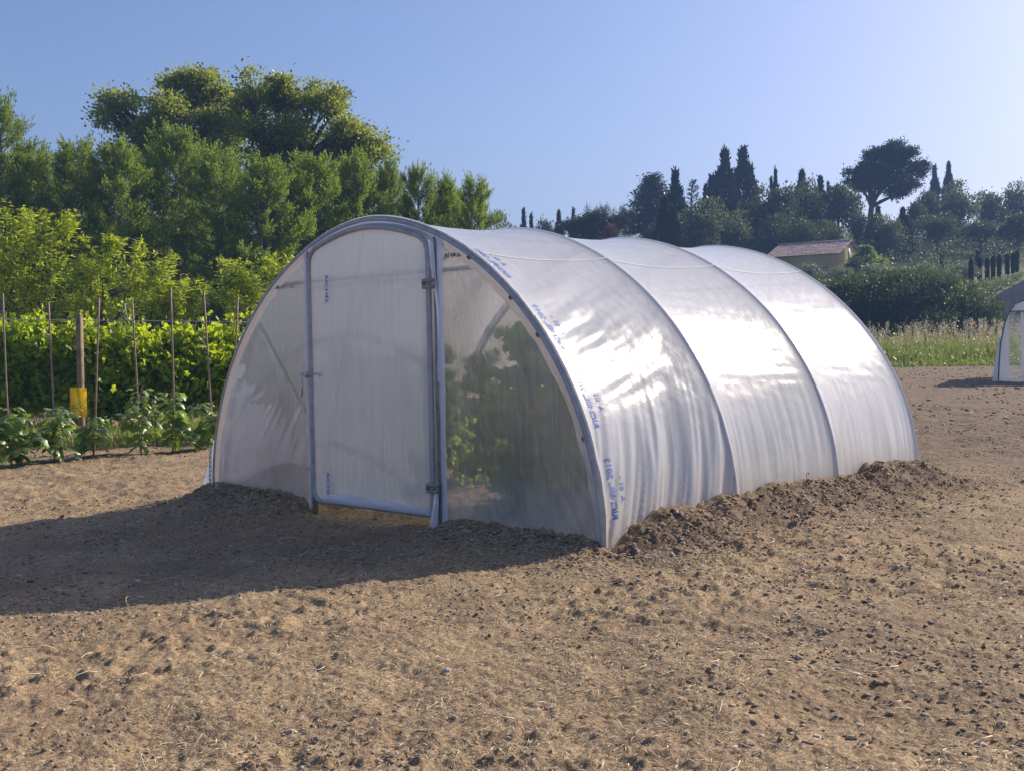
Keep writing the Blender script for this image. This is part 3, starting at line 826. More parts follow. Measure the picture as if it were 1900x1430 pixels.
for a in [(-70, 250, 41, 230, 0, .3, 'conifer cut off by the left picture edge, dense and dark green'),
          (8, 212, 40, 190, 1, 1.2, 'feathery topped conifer at the far left with a drooping pointed tip'),
          (75, 300, 42, 190, 0, 3.9, 'second conifer from the left with uneven shelf-like branches'),
          (150, 285, 41, 200, 2, 2.2, 'conifer with a small pointed tip standing below the left edge of the oak'),
          (228, 292, 40, 220, 1, 4.1, 'wide conifer with bright green layered sprays in front of the left oak'),
          (335, 262, 42, 190, 2, .4, 'tallest light green conifer with a narrow top reaching into the left oak crown'),
          (410, 300, 40, 210, 0, 5.0, 'dark bushy conifer below the gap between the two oaks'),
          (500, 318, 39, 200, 1, 2.9, 'dark conifer under the forked limbs of the right oak'),
          (585, 310, 41, 210, 2, 5.5, 'broad conifer behind the top of the tunnel greenhouse arch'),
          (665, 312, 43, 170, 0, 2.0, 'conifer below the right end of the oak foliage'),
          (728, 322, 44, 120, 1, .9, 'narrow pointed conifer just right of the oaks'),
          (782, 328, 43, 120, 2, 3.4, 'conifer with two raised feathery tips above the greenhouse roof'),
          (832, 350, 44, 120, 0, 1.6, 'lower conifer with several small tips near the end of the hedge'),
          (885, 352, 43, 130, 1, 5.9, 'last conifer of the hedge with a long branch reaching to the right')]:
    conifer(*a)
BR = ['behind the far left conifers', 'behind the second conifer', 'behind the pointed conifer', 'below the left oak crown', 'between the two oaks', 'below the right oak limbs', 'behind the greenhouse arch top', 'under the right end of the oaks', 'behind the raised feathery tips', 'low at the end of the hedge']
for k, px in enumerate((-30, 60, 165, 275, 375, 460, 545, 630, 700, 845)):
    conifer(px, (300, 330, 330, 325, 330, 335, 335, 340, 345, 372)[k], 47+(k % 3), 230 if k < 9 else 150, (k+1) % 4 % len(CONV), k*1.9, 'dark conifer in the second row, '+BR[k])
# low dark scrub that closes the hedge underneath
def shrub_mesh(name, seed, mat, rx, ry, rz, ncl, per, sig, L, Wd, tmpl=OVAL, zc=None, shell=.35):
    rng = np.random.default_rng(seed); g = Geo()
    bl = [(np.array([0, 0, zc if zc is not None else rz*.8]), np.array([rx, ry, rz]))]
    for k in range(4): bl.append((np.array([rng.uniform(-.5, .5)*rx, rng.uniform(-.5, .5)*ry, rz*rng.uniform(.6, 1.3)]), np.array([rx, ry, rz])*rng.uniform(.4, .65)))
    crown_clusters(g, bl, rng, ncl, per, sig, L, Wd, tmpl, .2, shell)
    return g.mesh(name, mat)
def stems_mesh(seed, r, H, n=4, r0=.04, mat=M_BARK):
    rng = np.random.default_rng(seed); g = Geo()
    for k in range(n):
        p = curve_pts((rng.normal()*.05, rng.normal()*.05, -.2), (rng.normal()*r*.5, rng.normal()*r*.5, H), rng, 6, .08)
        V, q = tube(p, np.linspace(r0, r0*.3, 6), 6); g.add(V, q)
    return g.mesh('trunk', mat, True)
sb = shrub_mesh('foliage', 301, M_CON, 1.5, 1.2, 1.5, 420, 30, .22, .16, .09)
ss_ = stems_mesh(302, .6, 1.6)
SCRUB = ['far left below the first conifer', 'behind the tall peach tree at the left', 'between the two bigger peach trees', 'behind the middle peach tree', 'right of the middle peach tree', 'beside the left flank of the greenhouse', 'behind the closed door of the greenhouse', 'behind the greenhouse ridge', 'low behind the last conifers']
for k, px in enumerate([-20, 70, 150, 240, 330, 430, 540, 660, 800]):
    b = base_at(px, 45+(k % 3)); t = thing('hedge_shrub', 'dark green scrub under the conifer hedge, '+SCRUB[k], 'shrub', b, k*1.1, 'dark scrub under the conifer hedge')
    for nm, me in (('foliage', sb), ('stem', ss_)):
        o = ob(nm, me, t); o.scale = (1.2, 1.2, 1.15+.2*(k % 2))

# ------------------------------------------------------------------ peach trees
def peach(px, D, shoots, label, seed, rich=1.0, dark=False):
    """shoots: list of (px, top py, spread px, bottom py)"""
    rng = np.random.default_rng(seed); b = base_at(px, D)
    t = thing('peach_tree', label, 'fruit tree', b, group='peach trees behind the vines')
    g = Geo(); w_ = Geo()
    sc = D/FPX
    fork = np.array([0, 0, .75]); V, q = tube(curve_pts((0, 0, -.2), fork, rng, 4, .03), np.linspace(.09, .075, 4), 8); w_.add(V, q)
    for (sx, ty, sp, by) in shoots:
        c0 = at(sx, by, D)-b; top = at(sx, ty, D)-b
        p = curve_pts(fork, c0*.8+top*.2, rng, 6, .1); V, q = tube(p, np.linspace(.05, .016, 6), 6, False); w_.add(V, q)
        n = int(sp*.55*rich)+5
        for k in range(n):
            u = rng.random(); r = sp*sc*math.sqrt(rng.random())
            a = rng.uniform(0, 2*PI)
            start = c0 + (top-c0)*u*.75 + orient(np.array([math.cos(a)*r, math.sin(a)*r, 0]))
            ln = np.linalg.norm(top-c0)*rng.uniform(.22, .5)*(1.05-.5*r/(sp*sc)) + .25
            dr = np.array([0, 0, 1.])+orient(np.array([math.cos(a), math.sin(a), 0]))*.45+rng.normal(size=3)*.22
            dr = dr/np.linalg.norm(dr)
            end = start+dr*ln
            if end[2] > top[2]: end[2] = top[2]-rng.random()*.25
            p = curve_pts(start, end, rng, 5, .08); V, q = tube(p, np.linspace(.010, .003, 5), 3, False); w_.add(V, q)
            m = int(ln*46)+10
            v = rng.random(m)**.8
            C = np.stack([np.interp(v, np.linspace(0, 1, 5), p[:, i]) for i in range(3)], -1)+rng.normal(size=(m, 3))*.035
            AX = rdir(m, rng)*np.array([1, 1, .3])+np.array([0, 0, .35])
            rn = np.clip(.25+.5*v+rng.random(m)*.35-.1, 0, 1)
            l = rng.uniform(.10, .17, m); leaves(g, C, AX, l, l*.24, LONG, rng, rn, 1.2)
    g.build('crown', M_PEACH, t); w_.build('trunk', M_BARK, t, True)
peach(40, 25.5, [(-25, 425, 45, 560), (28, 378, 34, 520), (80, 382, 34, 540), (10, 470, 60, 600), (75, 500, 55, 600), (110, 395, 14, 470)], 'tallest bright green peach tree, at the far left above the vines', 401, 1.1)
peach(210, 26.5, [(150, 470, 38, 580), (190, 432, 22, 540), (238, 440, 26, 560), (285, 468, 30, 590), (225, 510, 70, 610), (320, 520, 26, 600), (140, 540, 40, 620)], 'wide bright green peach tree in the middle of the vine row', 402, 1.1)
peach(350, 27.0, [(365, 520, 24, 600), (335, 515, 24, 600), (325, 560, 40, 620)], 'small drooping peach tree right of the wide middle one', 403)
peach(455, 28.0, [(437, 478, 26, 560), (480, 492, 28, 570), (450, 540, 45, 610), (520, 470, 26, 560)], 'peach tree half hidden behind the left shoulder of the greenhouse', 404)

# ------------------------------------------------------------------ vine row
def vine(px, D, wid, top, label, seed):
    rng = np.random.default_rng(seed); b = base_at(px, D)
    t = thing('grape_vine', label, 'vine', b, group='grape vines in the row behind the stakes')
    sc = D/FPX; zt = at(px, top, D)[2]-b[2]; zb = at(px, 775, D)[2]-b[2]
    bl = []
    for k in range(11):
        x = (rng.random()-.5)*wid*sc*1.0; zz = zb+(zt-zb)*rng.uniform(.12, .78); r = rng.uniform(.7, 1.3)
        bl.append((orient(np.array([x, rng.normal()*.16, zz])), np.array([wid*sc*.13*r, .24*r, (zt-zb)*.17*r])))
    for k in range(5):
        x = ((k+.5)/5-.5)*wid*sc; h = rng.uniform(-.30, .18)
        bl.append((orient(np.array([x, rng.normal()*.12, zt-.2+h])), np.array([wid*sc*.10, .22, .26])))
    g = Geo()
    crown_clusters(g, bl, rng, 240, 13, .13, .115, .115, LOBE, .0, .60, var=.35)
    # loose shoots over the top
    w_ = Geo()
    for k in range(26):
        x = (rng.random()-.5)*wid*sc; s0 = orient(np.array([x, rng.normal()*.25, zt-rng.uniform(.1, .9)])); e0 = s0+orient(np.array([rng.normal()*.3, rng.normal()*.12, rng.uniform(.2, .65)]))
        p = curve_pts(s0, e0, rng, 5, .2); V, q = tube(p, .006, 3, False); w_.add(V, q)
        m = 11; v = rng.random(m); C = np.stack([np.interp(v, np.linspace(0, 1, 5), p[:, i]) for i in range(3)], -1)+rng.normal(size=(m, 3))*.03
        l = rng.uniform(.05, .10, m); leaves(g, C, rdir(m, rng), l, l, LOBE, rng, np.clip(.6+.4*rng.random(m), 0, 1))
    g.build('foliage', M_VINE, t)
    p = curve_pts((0, 0, -.15), (rng.normal()*.05, 0, zb+.3), rng, 7, .06); V, q = tube(p, np.linspace(.045, .03, 7), 8); w_.add(V, q)
    for sgn in (-1, 1):
        p = curve_pts((0, 0, zb+.15), orient(np.array([sgn*wid*sc*.45, 0, zb+.25])), rng, 7, .05); V, q = tube(p, np.linspace(.025, .012, 7), 6); w_.add(V, q)
    w_.build('trunk', M_BARK, t, True)
for a in [(-60, 19.6, 130, 640, 'leafy grape vine cut by the left picture edge', 501), (30, 19.8, 120, 612, 'grape vine behind the first aubergine plants', 502),
          (118, 20.0, 120, 606, 'grape vine behind the square wooden post', 503), (205, 20.2, 120, 612, 'grape vine behind the white wire tensioner', 504),
          (290, 20.5, 120, 628, 'grape vine in the row behind the tallest stake', 505), (372, 20.8, 110, 622, 'grape vine with its brown trunk showing beside the greenhouse', 506),
          (455, 21.2, 120, 606, 'grape vine reaching behind the left flank of the greenhouse', 507)]:
    vine(*a)

# ------------------------------------------------------------------ stakes, post, wire, trap
def px_plane(px, py, D): return at(px, py, D)
ROW = [(5, 545, 14, 765, 'leftmost thin stake, cut close to the left picture edge'), (90, 560, 99, 752, 'thin stake just left of the square wooden post'),
       (184, 553, 177, 770, 'thin stake just right of the yellow sticky card'), (245, 555, 256, 748, 'thin stake right beside the white wire tensioner'),
       (317, 536, 322, 722, 'tallest thin stake, rising above the small drooping peach tree'), (378, 540, 391, 745, 'thin leaning stake nearest the greenhouse in the open'),
       (441, 553, 437, 650, 'thin stake partly hidden by the greenhouse side')]
for k, (x1, y1, x2, y2, lab) in enumerate(ROW):
    D = 15.0+.22*k
    a = at(x1, y1, D); m_ = at(x2, y2, D); d = (m_-a); tt = (float(ground_z(m_[0], m_[1], False))-.05-a[2])/d[2]; bt = a+d*tt
    g = Geo(); P = (a-bt)[None]*np.linspace(0, 1, 7)[:, None]+np.random.default_rng(k).normal(size=(7, 3))*.0015*np.array([1, 1, 0]); V, q = tube(P, .0125, 8); g.add(V, q)
    o = g.build('plant_stake', M_STAKE, None, True, bt); tag(o, lab+', dark brown', 'stake', 'thin stakes holding up the plants')
WPD = 15.3
def wire_pt(px): return at(px, 593+(px-0)*.010+(0 if px > 0 else 0), WPD+px*.003)
g = Geo(); V, q = tube([wire_pt(p) for p in (-220, -60, 60, 147, 236, 330, 430, 520)], .006, 5); g.add(V, q)
tag(g.build('trellis_wire', M_WIRE), 'pale horizontal wire stretched between the stakes at the left', 'wire')
b = at(147, 583, WPD+.08); gz = float(ground_z(b[0], b[1], False))
g = Geo(); V, q = box(0, 0, (b[2]-gz)/2-.1, .072, .072, b[2]-gz+.2, .006); g.add(V, q)
o = g.build('wooden_post', M_WOOD, None, False, (b[0], b[1], gz)); o.rotation_euler = (0, 0, .5)
tag(o, 'square weathered wooden post behind the yellow sticky card', 'post')
c = at(236, 592, WPD+.68)
g = Geo()
for k in range(3):
    V, q = tube([c*0+np.array([0.018*k-.018, 0, -.02]), np.array([0.018*k-.018, .006, .02])], [.018, .034 if k == 1 else .026], 10); g.add(V, q)
V, q = tube([(0, 0, .03), (-.04, 0, .12), (-.06, 0, .22)], .006, 5); g.add(V, q)
tag(g.build('wire_tensioner', M_CLIPW := pmat('white_plastic', (.72, .70, .64), (.55, .53, .48), .5), None, False, c), 'small whitish tensioner on the wire left of the greenhouse', 'tensioner')
def trapmat():
    m = newmat('sticky_card'); b_ = NB(m); p = b_.node('ShaderNodeBsdfPrincipled'); P = b_.obj()
    v = b_.node('ShaderNodeTexVoronoi'); v.inputs['Scale'].default_value = 34; b_.l(P, v.inputs['Vector'])
    spots = b_.ramp(v.outputs['Distance'], [(.10, 1.), (.17, 0.)])
    pick = b_.ramp(b_.noise(9, 3, .6, P), [(.45, 0.), (.60, 1.)])
    b_.l(b_.mixc(b_.math('MULTIPLY', spots, pick), (.95, .74, .01), (.08, .06, .02)), p.inputs['Base Color'])
    p.inputs['Roughness'].default_value = .35
    p.inputs['Emission Strength'].default_value = 0
    tl = b_.node('ShaderNodeBsdfTranslucent'); tl.inputs[0].default_value = (.95, .72, .02, 1)
    b_.out(b_.mixs(.4, p.outputs[0], tl.outputs[0])); return m
M_TRAP = trapmat()
c = at(145.5, 746, WPD-.08)
g = Geo(); V, q = box(0, 0, 0, .222, .003, .385, 0); g.add(V, q)
o = g.build('sticky_card', M_TRAP, None, False, c); o.rotation_euler = (0, .02, math.atan2(RH[1], RH[0]))
tag(o, 'bright yellow insect sticky card speckled with dark flies, on the wooden post', 'insect trap')

# ------------------------------------------------------------------ aubergine plants (each leaf a part)
def egg_leaf(seed):
    rng = np.random.default_rng(seed); n = 9
    t = np.linspace(0, 1, n); wdt = .5*np.sin(np.clip(t*1.02, 0, 1)*PI)**.75*(1+.26*np.sin(t*PI*5)+.06*rng.normal(size=n))
    droop = -(.10+.28*rng.random())*t**2+.05*np.sin(t*PI); wave = .03*np.sin(t*PI*4+seed)
    V = []
    for i in range(n):
        V += [[t[i], wdt[i], droop[i]-.10*wdt[i]+wave[i]], [t[i], wdt[i]*.5, droop[i]+.02], [t[i], 0, droop[i]-.015], [t[i], -wdt[i]*.5, droop[i]+.02], [t[i], -wdt[i], droop[i]-.10*wdt[i]-wave[i]]]
    V = np.array(V); V[:, 1] *= .62
    return mesh_np('leaf', V, [grid_polys(n, 5)], M_EGG, True, {'rnd': np.full(len(V), rng.random())})
EGGL = [egg_leaf(600+k) for k in range(8)]
EGG_FLOWER = Geo()
for k in range(5):
    a = k*2*PI/5; EGG_FLOWER.add(np.array([[0, 0, 0], [.014*math.cos(a-.4), .014*math.sin(a-.4), .006], [.024*math.cos(a), .024*math.sin(a), .002], [.014*math.cos(a+.4), .014*math.sin(a+.4), .006]]), [[[0, 1, 2, 3]]])
M_FLOW = pmat('mauve_petal', (.42, .28, .45), (.36, .22, .40), .6, 0, 30, 0)
EGG_FLOWER = EGG_FLOWER.mesh('flower', M_FLOW)
def aubergine(px, py, D, H, nl, spread, label, seed, flowers=0):
    rng = np.random.default_rng(seed); b = at(px, py, D); b[2] = float(ground_z(b[0], b[1], False)); H *= 1.15; nl = int(nl*2.4)
    t = thing('aubergine_plant', label, 'vegetable plant', b, rng.uniform(0, 6), 'row of aubergine plants')
    g = Geo(); tips = []
    p = curve_pts((0, 0, -.05), (rng.normal()*.03, rng.normal()*.03, H*.9), rng, 7, .03); V, q = tube(p, np.linspace(.012, .005, 7), 6); g.add(V, q); tips.append(p)
    for k in range(4):
        a = k*1.7+rng.random(); s0 = p[1+k % 4]; e0 = s0+np.array([math.cos(a)*spread*.45, math.sin(a)*spread*.45, H*rng.uniform(.25, .5)]); e0[2] = min(e0[2], H)
        pp = curve_pts(s0, e0, rng, 6, .08); V, q = tube(pp, np.linspace(.008, .003, 6), 5); g.add(V, q); tips.append(pp)
    for k in range(nl):
        pp = tips[rng.integers(len(tips))]; i = rng.integers(1, len(pp)); s0 = pp[i]
        f = s0[2]/H
        if s0[2] < .08: s0 = s0+np.array([0, 0, .1])
        a = rng.uniform(0, 2*PI); sz = rng.uniform(.12, .25)*(1.05-.45*f)
        out_ = np.array([math.cos(a), math.sin(a), .25]); pet = s0+out_*rng.uniform(.04, .10)
        V, q = tube([s0, (s0+pet)/2+[0, 0, .01], pet], .0028, 4); g.add(V, q)
        o = ob('leaf', EGGL[rng.integers(8)], t, pet)
        o.rotation_euler = (rng.normal()*.35, rng.uniform(.0, .75)-.25*f, a); o.scale = (sz, sz, sz)
    for k in range(flowers):
        pp = tips[rng.integers(len(tips))]; o = ob('flower', EGG_FLOWER, t, pp[-2]+rng.normal(size=3)*.05); o.scale = (1.5,)*3; o.rotation_euler = (1.3, rng.random(), rng.random()*6)
    g.build('stem', M_STEM, t, True)
for a in [(-35, 862, 13.6, .62, 34, .5, 'aubergine plant cut by the left picture edge', 701, 0),
          (22, 852, 13.9, .66, 40, .55, 'large bushy aubergine plant at the far left front of the row', 702, 0),
          (100, 846, 14.2, .62, 44, .55, 'widest aubergine plant, with large drooping leaves left of the yellow card', 703, 1),
          (172, 834, 14.6, .50, 26, .42, 'small aubergine plant just right of the yellow card', 704, 0),
          (262, 826, 15.0, .78, 36, .42, 'tall thin aubergine plant with mauve flowers and a yellowing leaf', 705, 3),
          (320, 818, 15.4, .74, 34, .42, 'upright dark aubergine plant, second from the greenhouse', 706, 2),
          (385, 816, 15.8, .60, 40, .50, 'spreading aubergine plant right beside the greenhouse corner', 707, 1)]:
    aubergine(*a)
p = np.array([at(x, y, D) for x, y, D in ((-80, 872, 13.3), (20, 861, 13.7), (100, 852, 14.1), (175, 838, 14.7), (262, 830, 15.1), (330, 823, 15.5), (400, 815, 16.0))])
tt = np.linspace(0, 6, 50); p = np.stack([np.interp(tt, range(7), p[:, i]) for i in range(3)], -1); p[:, 2] = ground_z(p[:, 0], p[:, 1])+.012
g = Geo(); V, q = tube(p, .010, 6); g.add(V, q); tag(g.build('drip_hose', M_HOSE, None, True), 'thin dark drip hose lying along the foot of the aubergine row', 'hose')
# sparse stalks between vines and aubergines
rng = np.random.default_rng(5); g = Geo(); n = 9000
u = rng.uniform(-40, 430, n); Dd = rng.uniform(16.3, 19.6, n)
B = np.array([at(a_, 700, d_) for a_, d_ in zip(u, Dd)]); keep = fbm(B[:, 0]*.8, B[:, 1]*.8, 2, 6) > .47; B = B[keep]; n = len(B)
B[:, 2] = ground_z(B[:, 0], B[:, 1], False); AX = rdir(n, rng)*.5+[0, 0, 1]
leaves(g, B, AX, rng.uniform(.10, .42, n), .018, SLIV, rng, rng.random(n)); tag(g.build('weeds', M_WEED), kind='stuff')

# ------------------------------------------------------------------ tomato plants inside
M_TOMATO = pmat('red_tomato', (.55, .035, .02), (.45, .10, .02), .3, 0, 6, 0)
def ball(r, nu=8, nv=6, sq=.88):
    g = Geo(); a = np.linspace(0, 2*PI, nu, endpoint=False); V = [[0, 0, r*sq]]
    for j in range(1, nv):
        ph = PI*j/nv
        for q in a: V.append([r*math.sin(ph)*math.cos(q)*(1+.04*math.cos(4*q)), r*math.sin(ph)*math.sin(q)*(1+.04*math.cos(4*q)), r*sq*math.cos(ph)])
    V.append([0, 0, -r*sq]); T3 = []; Q = []
    for i in range(nu): T3.append([0, 1+i, 1+(i+1) % nu]); e = 1+(nv-2)*nu; T3.append([e+i, len(V)-1, e+(i+1) % nu])
    for j in range(nv-2):
        for i in range(nu): Q.append([1+j*nu+i, 1+(j+1)*nu+i, 1+(j+1)*nu+(i+1) % nu, 1+j*nu+(i+1) % nu])
    g.add(np.array(V), [T3, Q]); return g
TOMM = ball(.034).mesh('tomato', M_TOMATO, True)
def tomato_variant(seed, H=1.5, R=.44):
    rng = np.random.default_rng(seed); g = Geo(); w_ = Geo()
    p = curve_pts((0, 0, -.05), (rng.normal()*.05, rng.normal()*.05, H), rng, 8, .02); V, q = tube(p, np.linspace(.011, .005, 8), 6); w_.add(V, q)
    for k in range(96):
        u = rng.uniform(.06, 1.0); s0 = np.array([np.interp(u, np.linspace(0, 1, 8), p[:, i]) for i in range(3)])
        a = k*2.4+rng.normal()*.3; L = R*rng.uniform(.6, 1.1)*(1.15-.68*u)
        e0 = s0+np.array([math.cos(a)*L, math.sin(a)*L, L*rng.uniform(-.3, .35)]); pp = curve_pts(s0, e0, rng, 5, .08)
        V, q = tube(pp, np.linspace(.004, .002, 5), 3, False); w_.add(V, q)
        m = 34; v = rng.uniform(.2, 1.05, m); C = np.stack([np.interp(v, np.linspace(0, 1, 5), pp[:, i]) for i in range(3)], -1)+rng.normal(size=(m, 3))*.022
        AX = unit(e0-s0)[None]*.7+rdir(m, rng)*.8; AX[:, 2] -= .25
        l = rng.uniform(.05, .11, m); leaves(g, C, AX, l, l*.62, LOBE, rng, np.clip(rng.random()*.5+rng.random(m)*.5, 0, 1), .8)
    pos = []
    for k in range(7):
        z = rng.uniform(.22, .85)*H; a = rng.uniform(0, 6.28); r = rng.uniform(.10, .26); pos.append((math.cos(a)*r, math.sin(a)*r, z))
    return g.mesh('foliage', M_TOM), w_.mesh('stem', M_STEM, True), pos
TV = [tomato_variant(800+k) for k in range(3)]
TL = {(1, 0): 'nearest tomato plant behind the right front film of the greenhouse', (-1, 0): 'tomato plant whose leaves press near the left door post inside'}
nth = ['first', 'second', 'third', 'fourth', 'fifth', 'sixth', 'seventh', 'eighth']
for side, x0, ys in ((1, 1.14, (.56, 1.0, 1.5, 2.0, 2.6, 3.2, 3.8)), (-1, -1.08, (.66, 1.2, 1.7, 2.3, 3.0, 3.7))):
    for k, y in enumerate(ys):
        f, st, pos = TV[(k+(side < 0)) % 3]
        rr = np.random.default_rng(900+k*2+side)
        x = x0+rr.normal()*.06
        lab = TL.get((side, k), 'tomato plant with red fruit, %s from the front in the %s row inside' % (nth[k], 'right' if side > 0 else 'left'))
        t = thing('tomato_plant', lab, 'vegetable plant', (x, y, float(ground_z(x, y, False))), rr.uniform(0, 6), 'tomato plants growing inside the greenhouse')
        s = (1.02 if side > 0 else .86)*rr.uniform(.94, 1.06); w0 = 1.12 if side > 0 else .8
        for nm, me in (('foliage', f), ('stem', st)):
            o = ob(nm, me, t); o.scale = (w0, w0, s)
        if k < 4:
            for q in pos: o = ob('tomato', TOMM, t, (q[0]*w0, q[1]*w0, q[2]*s))

for k, (x, y, sc_, lab) in enumerate([(1.58, .62, .74, 'short tomato plant close to the right flank, just inside the front film'), (1.62, 1.25, .78, 'short tomato plant against the right flank, second from the front film'), (.72, .95, .62, 'small tomato plant beside the hinge post inside')]):
    f, st, pos = TV[k]; t = thing('tomato_plant', lab, 'vegetable plant', (x, y, float(ground_z(x, y, False))), k*2.0, 'tomato plants growing inside the greenhouse')
    for nm, me in (('foliage', f), ('stem', st)):
        o = ob(nm, me, t); o.scale = (.72, .72, sc_)
    for q in pos[:4]: ob('tomato', TOMM, t, (q[0]*.72, q[1]*.72, q[2]*sc_))

# ------------------------------------------------------------------ hill behind: trees of several kinds
def cyp_mesh(seed, ncl=420, narrow=1.0, mat=None):
    """flame shaped cypress, height 1, radius .16"""
    rng = np.random.default_rng(seed); g = Geo()
    h = rng.random(ncl)**.85; prof = .16*narrow*np.clip(np.sin(np.clip(h*1.04+.10, 0, 1)*PI), 0, 1)**.55*(1-.45*h)
    a = rng.uniform(0, 2*PI, ncl); wob = 1+.18*np.sin(a*3+h*17+seed)
    per = 15; r = prof*wob*rng.uniform(.55, 1, ncl)
    C0 = np.stack([np.cos(a)*r, np.sin(a)*r, .02+h*.95], -1); own = np.repeat(np.arange(ncl), per)
    C = C0[own]+rng.normal(size=(ncl*per, 3))*[.012, .012, .022]
    AX = rdir(ncl*per, rng)*.5+np.array([0, 0, 1.])+np.stack([np.cos(a), np.sin(a), 0*a], -1)[own]*.35
    l = rng.uniform(.025, .055, ncl*per); rn = np.clip(np.repeat(rng.random(ncl), per)*.6+rng.random(ncl*per)*.4, 0, 1)
    leaves(g, C, AX, l, l*.35, SLIV, rng, rn)
    w_ = Geo(); V, q = tube([(0, 0, -.05), (0, 0, .5), (0, 0, .93)], [.012, .009, .002], 6); w_.add(V, q)
    return g.mesh('crown', mat or M_CYP), w_.mesh('trunk', M_BARK, True)
CYPV = [cyp_mesh(1001), cyp_mesh(1002), cyp_mesh(1003, 460, 1.0)]
def hill_pos(px, D):
    return base_at(px, D)
def cypress(px, top, D, wid, lab, v=0, grp='cypresses on the far hill', cat='cypress', bottom=None, name='cypress_tree'):
    b = hill_pos(px, D)
    if bottom is not None: b[2] = min(b[2], at(px, bottom, D)[2])
    H = at(px, top, D)[2]-b[2]; t = thing(name, lab, cat, b, px*.37, grp)
    s = wid*D/FPX/2/.082
    for nm, me in zip(('crown', 'trunk'), CYPV[v]):
        o = ob(nm, me, t); o.scale = (s, s, H)
    return t
def broad_mesh(seed, mat, ncl=150, per=20, L=.20, nb=9, flat=1.0, sig=.17):
    """rounded broadleaf crown about 2 wide and 2 high around z=1.1, radius 1"""
    rng = np.random.default_rng(seed); g = Geo(); w_ = Geo(); bl = []
    for k in range(nb):
        a = k*2.4; r = .55*math.sqrt((k+.5)/nb); z = 1.15+.5*rng.uniform(-1, 1)*flat
        bl.append((np.array([math.cos(a)*r, math.sin(a)*r, z]), np.array([.46, .46, .40])*rng.uniform(.8, 1.2)))
    bl.append((np.array([0, 0, 1.5]), np.array([.5, .5, .4])))
    cl = crown_clusters(g, bl, rng, ncl, per, sig*.6, L*.42, L*.30, OVAL, .3, .6)
    top = np.array([0, 0, .6]); trunk_and_limbs(w_, top, [c for c, r in bl[:6]], .07, rng, 5)
    return g.mesh('crown', mat), w_.mesh('trunk', M_BARK, True)
BRV = {'oak': [broad_mesh(1100+k, M_HILL, 230, 20) for k in range(3)], 'olive': [broad_mesh(1200+k, M_OLIVE, 200, 20, .18) for k in range(2)],
       'red': [broad_mesh(1300, M_RED, 160, 20)], 'bram': [broad_mesh(1400, M_BRAM, 260, 22, .15)], 'light': [broad_mesh(1500, leafmat('hill_leaf_light', (.055, .075, .025), (.15, .18, .055), .32, .1, (.32, .38, .10)), 230, 20)],
       'ced': [broad_mesh(1600, M_CED, 220, 20)]}
def broad(px, top, D, wid, kind, lab, v=0, bottom=None, cat='tree', grp=None, name='hillside_tree', depth=1.0):
    b = hill_pos(px, D); 
    if bottom is not None: b[2] = min(b[2], at(px, bottom, D)[2])
    H = at(px, top, D)[2]-b[2]; t = thing(name, lab, cat, b, 0, grp)
    s = wid*D/FPX/2/.98; L = BRV[kind]; cr, tr = L[v % len(L)]
    for nm, me in (('crown', cr), ('trunk', tr)):
        o = ob(nm, me, t); o.scale = (s, s*depth, H/2.0); o.rotation_euler = (0, 0, px*.31)
    return t
GC = 'cypresses on the far hill'; GB = 'broadleaf trees on the far hill'
for a in [(975, 390, 128, 15, 'small cypress left of all others, just over the first roof dip', 0), (989, 402, 126, 14, 'shortest cypress beside the small round tree over the first roof bay', 1),
          (1040, 394, 122, 17, 'lone dark cypress left of the low umbrella pine', 2), (1067, 388, 140, 12, 'thin cypress tip above the left edge of the low umbrella pine', 0),
          (1256, 321, 118, 32, 'stout cypress standing right beside the blue-green cedar', 1), (1237, 368, 108, 30, 'dark cypress lower down in front of the cedar', 2), (1252, 385, 107, 22, 'small cypress between the cedar and the light hillside tree', 0),
          (1312, 345, 132, 18, 'short cypress left of the dull brownish one', 0), (1325, 330, 136, 34, 'blunt brownish cypress left of the two tallest ones', 1), (1332, 352, 128, 34, 'low dark cypress under the blunt brownish one', 2),
          (1348, 281, 134, 34, 'tall slim cypress, left of the two tallest on the hill', 2), (1381, 277, 137, 38, 'tallest and broadest cypress on the hill', 0), (1396, 312, 140, 22, 'cypress tucked behind the right side of the tallest cypress', 1),
          (1433, 332, 128, 12, 'thin cypress tip above the dark oak wood', 0), (1441, 318, 130, 14, 'thin pointed cypress above the middle of the oak wood', 1), (1490, 320, 134, 26, 'dark rounded cypress top left of the umbrella pine', 2),
          (1524, 330, 136, 22, 'blunt cypress top midway between the oak wood and the umbrella pine', 0), (1538, 342, 137, 12, 'small cypress tip close to the umbrella pine crown', 1),
          (1735, 313, 175, 18, 'ragged young cypress on the skyline right of the umbrella pine', 1), (1761, 305, 178, 18, 'slim dark cypress on the skyline, right of the ragged one', 2),
          (1630, 385, 128, 20, 'dark cypress under the umbrella pine beside its trunk', 0), (1676, 388, 128, 22, 'dark cypress under the right side of the umbrella pine', 2)]:
    cypress(a[0], a[1], a[2], a[3], a[4], a[5])
